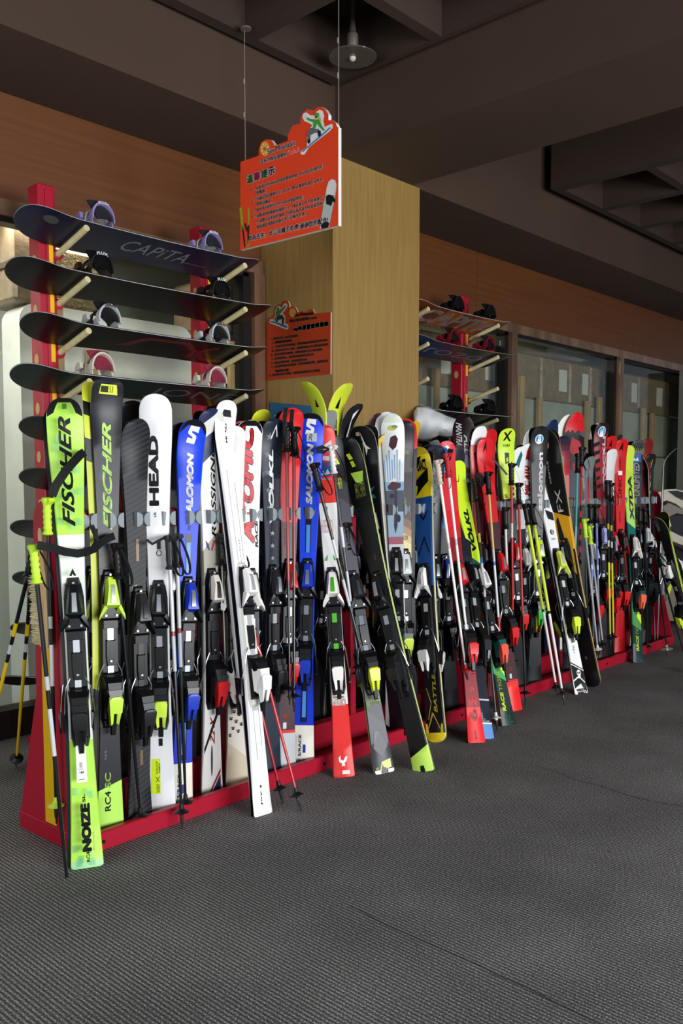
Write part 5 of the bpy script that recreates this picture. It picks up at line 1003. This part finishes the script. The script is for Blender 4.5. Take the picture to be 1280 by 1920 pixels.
# back row skis whose tips rise above
for lb, tip, tail, px, st, mk, kw in (
    ('lime yellow ski with black triangle emblem rising highest, left of the splayed two', (598, 716), (614, 1400), 26, [(0, '1a1c1e'), (.8, '17181a'), (.88, 'd4e43a')], [(P_, [(-.014, .93), (.012, .93), (0, .955)], K)], dict(yaw=-1.75, side='d8e04a', curl=.09, base='e8e8d8')),
    ('lime yellow ski with black letters curving right, right of the splayed two', (628, 720), (618, 1400), 28, [(0, '1a1c1e'), (.74, '17181a'), (.8, 'd4e43a')], [(P_, [(-.014, .93), (.016, .93), (0, .965)], K), (T, 'FIS', .82, .91, -.010, .012, K, dict(bold=.05))], dict(yaw=.1, side='c9ccc0', curl=.09)),
    ('black ski with white flame tip curving right beside the lime splayed two', (648, 758), (634, 1390), 24, [(0, K), (.85, '17181a')], [(P_, [(-.02, .88), (.0, .97), (.02, .985), (.008, .94), (.012, .90), (-.004, .90)], 'e8e8ec')], dict(yaw=.1, side='8a8a8e', curl=.09)),
    ('grey and white ski in the back row behind the hero-red one', (612, 770), (612, 1396), 26, [(0, K), (.8, '8a8c8c')], [], dict(yaw=-.2)),
    ('pale lime ski tip in the back row right of the grey clips pole', (668, 838), (668, 1380), 24, [(0, K), (.8, 'c4e060')], [], dict()),
    ('yellow ski tip peeking up in the back row behind the red lettered white one', (482, 768), (488, 1440), 22, [(0, K), (.85, 'd9dc2a')], [], dict()),
    ('black ski tip with white mark in the back row left of the wide white one', (238, 752), (240, 1500), 34, [(0, K), (.7, 'a03038'), (.85, '131315')], [(T, 'EST', .925, .94, -.016, .006, 'd8c8c8', dict(flat=1))], dict()),
    ('lilac blue ski tip in the back row just left of the bright blue one', (330, 792), (334, 1470), 26, [(0, 'c9c2b4'), (.8, '5a62b8'), (.93, '7f86c8')], [], dict()),
    ('salmon red ski tip in the back row behind the leaning white pair', (440, 790), (442, 1440), 26, [(0, K), (.8, 'd8585a')], [], dict()),
    ('yellow and black striped ski tip behind the painted white one', (768, 790), (770, 1380), 24, [(0, K), (.8, '2a2a2e'), (.9, 'e0b020')], [], dict()),
    ('dark helmet-grey ski tip in the back row behind the navy lettered one', (805, 825), (806, 1362), 22, [(0, K), (.8, '7a7c7a')], [], dict()),
    ('grey ski tip in the back row just left of the lime lettered one', (922, 812), (935, 1285), 22, [(0, K), (.8, '8d908e')], [], dict()),
    ('white ski tip in the back row behind the white arrow-emblem one', (985, 804), (1000, 1252), 18, [(0, K), (.8, 'e6e6e2')], [], dict()),
    ('white and red ski tip left of the round-stickered dark red one', (1108, 794), (1116, 1225), 14, [(0, K), (.78, 'b02a2a'), (.86, '17181a'), (.93, 'e2dcd0')], [], dict()),
    ('black ski tip with white edge rising between the two red arrow ones', (1153, 815), (1152, 1218), 14, [(0, K), (.8, '2a2a2c')], [], dict(side='d8d8d8')),
    ('blue-black ski tip in the back row right of the deep navy starred one', (528, 800), (524, 1436), 20, [(0, K), (.8, '1e2840')], [], dict())):
    ski(lb, tip, tail, 'T', .31, px, st, mk, 0, ('202124', '17181a', '26272a'), kw.pop('side', '4a4c50'), v0=.33, mate=False, **kw)
# hidden rear row: dark pairs leaning on the back of both racks
GB = 'dark skis in the rear row of the racks, mostly hidden'
proto = None
for u0 in (0, 3.0):
    x = .25
    while x < 2.42:
        P0 = W(u0+x, .345, .03)
        if proto is None:
            S = Shape(1.52, .115, .068, .1); t = thing('ski', 'dark ski in the rear row, mostly hidden behind the front skis', 'ski', None, GB)
            link('ski_body', board_mesh(S, ramp_mat([(0, '1b1c1f'), (.5, '232428')]), M('3a3c40', .4), M('141416', .35), 'ski_body'), t); add_binding(t, S, None, ('202124', '17181a', '26272a')); proto = t; c = t
        else: c = copy_tree(proto)
        P1 = W(u0+x+random.uniform(-.05, .05), .285, 1.19); fr = ski_frame(P0, P1, random.uniform(-.15, .15), True)
        c.matrix_world = fr; x += random.choice((.118, .118, .236))
        c2 = copy_tree(proto); c2.matrix_world = fr @ Matrix.Translation((0, .002, 0)) @ Matrix.Rotation(math.pi, 4, 'Z')
# leaning pair at the massage chair
Pt = z_at(1306, 1225, 0); Ptop = Pt+np.array([-.55, .10, 1.45])
Ptop = y_at(1236, 965, Pt[1]+.12); S = Shape(float(np.linalg.norm(Ptop-Pt)), .11, .066, .1, th=.018)
for k in range(2):
    a = Vector(Ptop-Pt).normalized(); n = Vector((-.55, -.35, 0)) if False else Vector((-.95, .35, 0)); n = (n-a*n.dot(a)).normalized()
    fr = frame(Pt, a.cross(n), -n, a); fr = Matrix(fr) @ (Matrix.Identity(4) if k == 0 else Matrix.Translation((0, .003, 0)) @ Matrix.Rotation(math.pi, 4, 'Z'))
    t = thing('ski', ('black ski with lime edge leaning at the far right beside the massage chair', 'mate of the lime-edged ski leaning beside the massage chair, its top facing away')[k], 'ski', fr)
    link('ski_body', board_mesh(S, ramp_mat([(0, '17181a'), (.9, '1b1c1e')]), M('c4dc4a', .35), M('0e0e10', .3), 'ski_body'), t); add_binding(t, S, None, ('e8e8e4', '17181a', 'd8ec3a'))
#--POLES--
YB = [(0, 'f0c414'), (.62, '17181a'), (.66, 'c9ccd0'), (.70, '17181a'), (.74, 'f0c414'), (.80, '17181a')]
KW_ = [(0, '15171a'), (.45, 'c9ccd2'), (.60, '17181a'), (.66, 'b8bcc2'), (.70, '15171a')]
def upole(label, top, tip, ut, ub, ramp, **kw):
    return pole(label, u_at(tip[0], tip[1], ub), u_at(top[0], top[1], ut), ramp, **kw)
GG = 'c8f03a'
upole('black ski pole with lime grip hanging by the rack end panel, lime basket', (88, 932), (106, 1545), -.035, -.035, KW_, grip=GG, basket='cfe84a', ridges=True, strapdir=(1, -.3))
upole('black ski pole with lower lime grip crossing in front of the yellow stripe', (62, 1020), (132, 1712), -.16, -.12, KW_, grip=GG, basket='cfe84a', strapdir=(1, -.3))
t0 = z_at(30, 1437); pole('yellow ski pole standing upright left of the rack with black basket', t0, u_at(62, 1045, -.03), YB)
t0 = z_at(-45, 1480); pole('yellow ski pole slanting out of the left picture edge', t0, u_at(64, 1030, -.02), YB)
pole_px('black ski pole with ribbed grip between the dark lettered and carbon skis', (216, 1018), (266, 1562), 'F', .06, [(0, '15171a'), (.8, '1d2024')])
SB = [(0, '141416'), (.50, '1b1c1e'), (.58, 'b4b8bc'), (.72, 'a02a20'), (.74, 'c9ccce')]
pole_px('silver and black ski pole before the bright blue ski, left of two', (316, 1003), (342, 1556), 'F', .05, SB, grip='2e3032', ridges=False)
pole_px('silver and black ski pole before the bright blue ski, right of two', (330, 1000), (349, 1536), 'F', .06, SB, grip='3a3c3e', ridges=False)
RP = [(0, 'b01c22'), (.75, 'a81a20'), (.9, '8a161c')]
pole_px('red ski pole on the carpet right of the leaning white pair, left of two', (412, 1010), (531, 1508), 'F', .10, RP)
pole_px('red ski pole on the carpet right of the leaning white pair, right of two', (428, 1000), (565, 1522), 'F', .09, RP)
RK = [(0, '141214'), (.40, '1a1416'), (.46, '8a2420'), (.70, 'a82a24'), (.76, '7a1c1c')]
pole_px('red and black ski pole hanging in front of the bright red ski, left of two', (537, 792), (543, 1322), 'T', .09, RK, v0=-.03)
pole_px('red and black ski pole hanging in front of the bright red ski, right of two', (551, 800), (551, 1335), 'T', .085, RK, v0=-.02)
WK = [(0, '1b1c1f'), (.35, 'b9bcc0'), (.5, '17181a'), (.62, 'c8ccd0'), (.72, '17181a')]
pole_px('black ski pole with white carved grip in front of the grey notched ski', (620, 835), (676, 1278), 'T', .06, WK, grip='e9e7e2', v0=-.10)
pole_px('black and silver ski pole slanting from the blue ski to the grey bindings', (587, 868), (690, 1272), 'T', .065, WK, v0=-.12)
pole_px('black ski pole with thick black grip in front of the black lime-edged ski', (648, 980), (672, 1290), 'T', .06, WK, v0=-.06)
pole_px('black ski pole with dark grip left of the red lettered white ski', (413, 1000), (425, 1330), 'T', .10, [(0, K)], v0=.03)
WR = [(0, 'e8e6e2'), (.10, 'efece8'), (.65, 'c8b8b8'), (.68, 'f0eeea')]
pole_px('white ski pole with red and cream grip strapped to the red ski, left of two', (819, 862), (877, 1282), 'T', .03, WR, grip='d9c8b8', basket='b01c2a', v0=-.20)
pole_px('white ski pole with red and cream grip strapped to the red ski, right of two', (836, 850), (886, 1288), 'T', .03, WR, grip='c03038', basket='b01c2a', v0=-.20)
pole_px('black ski pole with blue band and white basket standing in the gap of racks', (888, 898), (932, 1371), 'F', .06, [(0, '17181a'), (.42, '1b1c1e'), (.55, 'c9cdd2'), (.70, '2a62c0'), (.73, '3a2a1a'), (.80, 'c8a050'), (.84, '1a1a1c')], basket='e4e2da')
pole_px('white and blue ski pole with black grip in front of the red arrow ski', (913, 884), (945, 1300), 'T', .05, [(0, 'c8232a'), (.35, 'dfe3e8'), (.62, '2a62c0'), (.64, 'b8bcc0'), (.70, 'c9a050')], v0=-.10)
pole_px('red and white ski pole with black grip before the lime lettered ski, left one', (958, 868), (962, 1260), 'T', .05, [(0, '17181a'), (.30, 'b81e24'), (.70, 'd8d0cc'), (.78, 'c02026')], v0=.0)
pole_px('red and white ski pole with black grip before the lime lettered ski, right one', (971, 905), (985, 1321), 'F', .05, [(0, '121214'), (.42, 'b01c22'), (.72, 'c82228')], bs=.035)
LW = [(0, 'eceae6'), (.47, '17181a'), (.485, 'd4e83a'), (.9, 'c8dc3a')]
pole_px('lime and white ski pole with black grip on the carpet, left of two', (983, 944), (1046, 1308), 'F', .03, LW, r=.010, ridges=False)
pole_px('lime and white ski pole with black grip on the carpet, right of two', (995, 945), (1058, 1322), 'F', .03, LW, r=.010, ridges=False)
pole_px('black ski pole with worn white shaft beside the lime lettered ski', (946, 950), (955, 1200), 'T', .04, [(0, K), (.5, 'c9c0b0'), (.7, 'd8d4cc')], v0=.0)
pole_px('red and black ringed ski pole before the tall red board', (1090, 838), (1083, 1250), 'T', .06, [(0, '9a9ca0'), (.35, 'b81e24')]+[(.40+.03*i, 'c41c22' if i % 2 else '1a0c0e') for i in range(14)], v0=.0)
pole_px('thin turquoise and white ski pole beside the ringed red one', (1083, 850), (1072, 1245), 'T', .08, [(0, 'a0a4a8'), (.5, '8ac8c8'), (.7, '5aa8a8')], v0=.02)
pole_px('silver ski pole with lime grip under the grey ski, left of two', (1094, 972), (1122, 1235), 'T', .03, [(0, 'b9bcc0'), (.6, 'a9acb0')], grip=GG, v0=-.03, basket='e0dccc')
pole_px('silver ski pole with lime grip under the grey ski, right of two', (1103, 985), (1132, 1225), 'T', .03, [(0, 'b9bcc0'), (.6, 'a9acb0')], grip=GG, v0=-.02)
BW = [(0, '8f9298'), (.55, '7a8ac8'), (.62, 'c9d0e8'), (.66, '6a7cc0'), (.8, '8090d0')]
pole_px('pale blue ski pole with black ribbed grip, left of two, under the dark red ski', (1106, 945), (1113, 1225), 'T', .04, BW, v0=.0)
pole_px('pale blue ski pole with black ribbed grip, right of two, under the dark red ski', (1117, 945), (1124, 1228), 'T', .04, BW, v0=.0)
YK = [(0, 'e8dc2a'), (.52, 'e8dc2a'), (.55, '17181a'), (.66, 'c9ccc8'), (.70, '17181a'), (.78, 'c8b82a'), (.82, '17181a')]
pole_px('yellow ski pole with black lettered upper half and black basket, left of two', (1138, 900), (1144, 1215), 'T', .03, YK, v0=-.02)
pole_px('yellow ski pole with black lettered upper half, right of two, slightly behind', (1144, 905), (1150, 1212), 'T', .05, YK, v0=.0)
pole_px('dark red ski pole between the red and the lime teal skis', (1168, 1000), (1186, 1230), 'T', .04, [(0, '7a1c1a'), (.9, '8a2420')], v0=-.02)
pole_px('black ski pole with round-headed grip near the blue stickered ski, left of two', (1199, 950), (1202, 1225), 'T', .03, [(0, '1b1c1f')], v0=.0)
pole_px('black ski pole with round-headed grip near the blue stickered ski, right of two', (1208, 952), (1214, 1228), 'T', .03, [(0, '1b1c1f')], v0=.0)
pole_px('black ski pole with metal basket standing on carpet past the right rack end', (1222, 985), (1252, 1234), 'F', .10, [(0, '1b1c1e'), (.9, '17181a')], basket='a9a698', bs=.045)
pole_px('black ski pole slanting away past the right rack end towards the picture edge', (1232, 1040), (1292, 1265), 'F', .08, [(0, '202124'), (.9, '17181a')], basket='8a887c')

# ---------------------------------------------------------------- horsehair brush hanging at the end panel
def uu(px, py, u): return Vector(u_at(px, py, u))
PT = uu(79, 990, -.022); PB = uu(88, 1212, -.022); ax = (PT-PB).normalized(); L = (PT-PB).length; nx = Vector(-U); yv = ax.cross(nx)
fr = frame(PB, nx, (ax.cross(nx)), ax)      # x: towards camera side, y: along the panel, z: up
t = thing('brush', 'long wooden brush with pale bristles hanging on the near end of the red rack', 'brush', fr)
wd_ = mix_noise('beech_wood', 'c9a070', 'd9b484', 4, .5, (10, 10, .8))
sgn = 1 if (Matrix(fr).inverted() @ uu(60, 1150, -.022)).y > 0 else -1
b = MB(); o = [(-.026, 0), (.030, 0), (.032, L*.3), (.030, L*.62), (.018, L*.74), (.014, L*.9), (.016, L*.96), (.008, L), (-.006, L), (-.012, L*.96), (-.010, L*.85), (-.018, L*.72), (-.026, L*.6)]
b.prism([(-sgn*-y if False else -sgn*y, z) for y, z in o], lambda y, z: (-.006, y, z), (.018, 0, 0), wd_); b.build('handle', t)
b = MB(); b.prism([(sgn*y, z) for y, z in ((-.008, .0), (.026, .0), (.026, L*.6), (-.008, L*.6))], lambda y, z: (-.008, y, z), (.022, 0, 0), wd_); b.build('bristle_block', t)
b = MB(); hm = M('e0d4ac', .8); hm2 = M('bfae80', .8); rnd = random.Random(4)
for k in range(420):
    z = .004+rnd.random()*(L*.6-.01); x = rnd.uniform(-.006, .012); e = rnd.uniform(.055, .07); dz = rnd.uniform(-.008, .004)
    b.tube([(x, sgn*.024, z), (x+rnd.uniform(-.004, .004), sgn*(.024+e), z+dz)], [.0022, .0012], hm if k % 3 else hm2, 3, False)
o = b.build('bristles', t, 0); o['kind'] = 'stuff'
# wide webbing strap tying the pole grips round the lime ski
def ribbon(b, pts, w, m, th=.002):
    P = [Vector(p) for p in pts]; n = len(P); vs = []
    for i, p in enumerate(P):
        d = (P[min(i+1, n-1)]-P[max(i-1, 0)]).normalized(); cdir = (Vector(EYE)-p).normalized(); s = d.cross(cdir).normalized()*w/2; f = s.cross(d).normalized()*th
        vs += [p+s, p-s, p-s+f, p+s+f]
    b.add(vs, [(4*i+k, 4*i+(k+1) % 4, 4*i+4+(k+1) % 4, 4*i+4+k) for i in range(n-1) for k in range(4)]+[(0, 1, 2, 3), tuple(4*n-4+k for k in range(4))], m)
def strap(label, pts, w=.022, col='0d0d0e', name='strap', cat='strap', txt=None):
    """pts = (px, py, v) points in rack depth"""
    b = MB(); P = [v_at(x, y, v) for x, y, v in pts]; ribbon(b, P, w, M(col, .7)); return tag(b.build(name), label, cat)
strap('black webbing strap running diagonally over the upper lime ski lettering', [(97, 930, .02), (105, 910, .01), (125, 880, .02), (150, 853, .04), (158, 848, .055)], .030)
strap('black webbing strap crossing the white middle of the lime ski', [(70, 1022, -.06), (95, 1027, -.06), (120, 1034, -.035), (145, 1038, -.03), (158, 1036, -.02), (175, 1030, .03), (185, 1015, .05)], .028)
strap('black webbing strap wrapped across the dark lettered ski under the clips', [(175, 1030, .04), (188, 1018, .06), (205, 1008, .07), (214, 1005, .08)], .028)
strap('short black strap with white marks hanging beside the dark lettered ski', [(171, 985, .06), (178, 1000, .06), (181, 1015, .06), (176, 1030, .06)], .018)
strap('black strap slung over the middle of the wide white ski', [(275, 1012, .06), (285, 1020, .06), (297, 1014, .06), (312, 1006, .06), (320, 1004, .06)], .010)
strap('black strap crossing the red ski with white poles, left half', [(812, 842, .07), (822, 858, .06), (832, 868, .06)], .030)
strap('black strap crossing the red ski with white poles, right half', [(845, 842, .07), (840, 860, .06), (832, 868, .06)], .030)
strap('black strap over the leaning red arrow ski, left half', [(893, 888, .08), (903, 896, .07), (915, 905, .07)], .030)
strap('black strap over the leaning red arrow ski, right half', [(918, 888, .08), (908, 900, .07), (899, 912, .07)], .030)
strap('black twisted strap left of the grey notched ski', [(592, 842, .06), (604, 838, .06), (616, 842, .06), (605, 848, .06), (594, 846, .06)], .016)
strap('grey strap looping over the lime lettered ski', [(922, 858, .06), (934, 872, .06), (944, 882, .06), (950, 890, .06)], .012, '4a4c4e')
strap('black strap dangling above the red and black poles', [(536, 765, .10), (533, 785, .09), (534, 815, .08), (545, 800, .08), (548, 768, .10)], .018)
#--CHAIR--
# ---------------------------------------------------------------- massage chair at the right edge
base = z_at(1262, 1216, 0); BX = float(z_at(1235, 1215, 0)[0])+.35; BY = 3.25
t = thing('massage_chair', 'cream and black massage chair partly cut by the right picture edge', 'massage chair', Matrix.Translation((BX, BY, 0)))
inv = Matrix.Translation((-BX, -BY, 0))
CRM = M('d9cfb8', .22); DKL = M('17130f', .35); GRYC = M('8a8272', .3)
def side_pt(px, py): q = y_at(px, py, BY); return (float(q[0])-BX, float(q[2]))
def shell(name, pts, y, d, m):
    b = MB(); b.prism([side_pt(*p) for p in pts], lambda x, z: (x, y, z), (0, d, 0), m); o = b.build(name, t, 40)
    md = o.modifiers.new('bevel', 'BEVEL'); md.width = .015; md.segments = 3; return o
shell('upper_shell', [(1226, 925), (1242, 918), (1262, 917), (1300, 926), (1340, 950), (1340, 985), (1300, 965), (1281, 958), (1262, 944), (1245, 938), (1228, 945)], -.02, .75, CRM)
shell('shell_window', [(1247, 921), (1262, 920), (1300, 930), (1340, 950), (1320, 955), (1290, 945), (1262, 932)], -.035, .02, DKL)
shell('black_side', [(1226, 945), (1245, 940), (1262, 946), (1340, 990), (1340, 1130), (1290, 1150), (1225, 1120)], .03, .6, DKL)
shell('armrest', [(1232, 950), (1243, 943), (1280, 960), (1278, 966), (1258, 962), (1240, 970)], -.05, .1, GRYC)
shell('cream_pad', [(1230, 958), (1238, 962), (1246, 985), (1240, 992), (1230, 980)], -.06, .1, CRM)
shell('lower_band', [(1240, 992), (1262, 1003), (1340, 1035), (1340, 1055), (1270, 1022), (1245, 1012)], -.05, .1, CRM)
shell('seat_side', [(1231, 1040), (1262, 1048), (1300, 1058), (1340, 1075), (1340, 1100), (1262, 1095), (1236, 1080)], -.02, .7, CRM)
shell('base_shell', [(1228, 1080), (1262, 1090), (1340, 1100), (1340, 1160), (1282, 1165), (1256, 1164), (1240, 1140), (1228, 1125)], .0, .65, GRYC)
shell('foot', [(1236, 1150), (1340, 1150), (1340, 1190), (1240, 1198)], .06, .5, DKL)
# ---------------------------------------------------------------- white cloth over the lower boards of the right rack
b = MB(); rnd = random.Random(3); g = []; nx_, nz_ = 16, 10
TOPL = [(778, 768), (792, 766), (806, 770), (820, 778), (834, 784), (850, 790), (868, 800)]
BOTL = [(776, 818), (790, 822), (806, 819), (822, 812), (836, 815), (850, 812), (866, 812)]
for r in range(nz_+1):
    for c in range(nx_+1):
        s = c/nx_*6; i = min(5, int(s)); f = s-i; a = [lerp(TOPL[i][k], TOPL[i+1][k], f) for k in (0, 1)]; d = [lerp(BOTL[i][k], BOTL[i+1][k], f) for k in (0, 1)]
        px, py = lerp(a[0], d[0], r/nz_), lerp(a[1], d[1], r/nz_); g.append(y_at(px, py, 3.70-.10*math.sin(math.pi*r/nz_)+.012*math.sin(c*1.3+r*.6)+rnd.uniform(-.003, .003)))
q = [(r*(nx_+1)+c, r*(nx_+1)+c+1, (r+1)*(nx_+1)+c+1, (r+1)*(nx_+1)+c) for r in range(nz_) for c in range(nx_)]
b.add(g, q, M('eceeef', .8)); o = b.build('folded_jacket', None, 60); md = o.modifiers.new('s', 'SOLIDIFY'); md.thickness = .05; md.offset = 0
tag(o, 'crumpled white cloth jacket lying on the right snowboard rack beside the pillar', 'jacket')
# ---------------------------------------------------------------- blue notice behind the skis by the pillar
x0 = y_at(508, 770, 3.63)[0]; x1 = y_at(604, 770, 3.63)[0]; zt = y_at(550, 758, 3.63)[2]
Pq = (x0, 3.63, 0); t = thing('notice_board', 'blue notice board standing behind the skis at the foot of the pillar', 'notice board', Matrix.Translation(Pq))
b = MB(); b.box((0, 0, 0), (x1-x0, .02, zt), M('1d4f6e', .35), .003); b.build('panel', t)
b = MB(); vs, fs, _ = text2d('液壓操作台', .03); b.add([(.40+u*(x1-x0-.42), -.002, zt-.055+v*.035) for u, v in vs], fs, M('c9d8de', .4)); b.closed = False
b.add([(.02, -.002, zt-.075), (.30, -.002, zt-.075), (.30, -.002, zt-.07), (.02, -.002, zt-.07)], [(0, 1, 2, 3)], M('8fb4c4', .4)); b.build('lettering', t, 0)
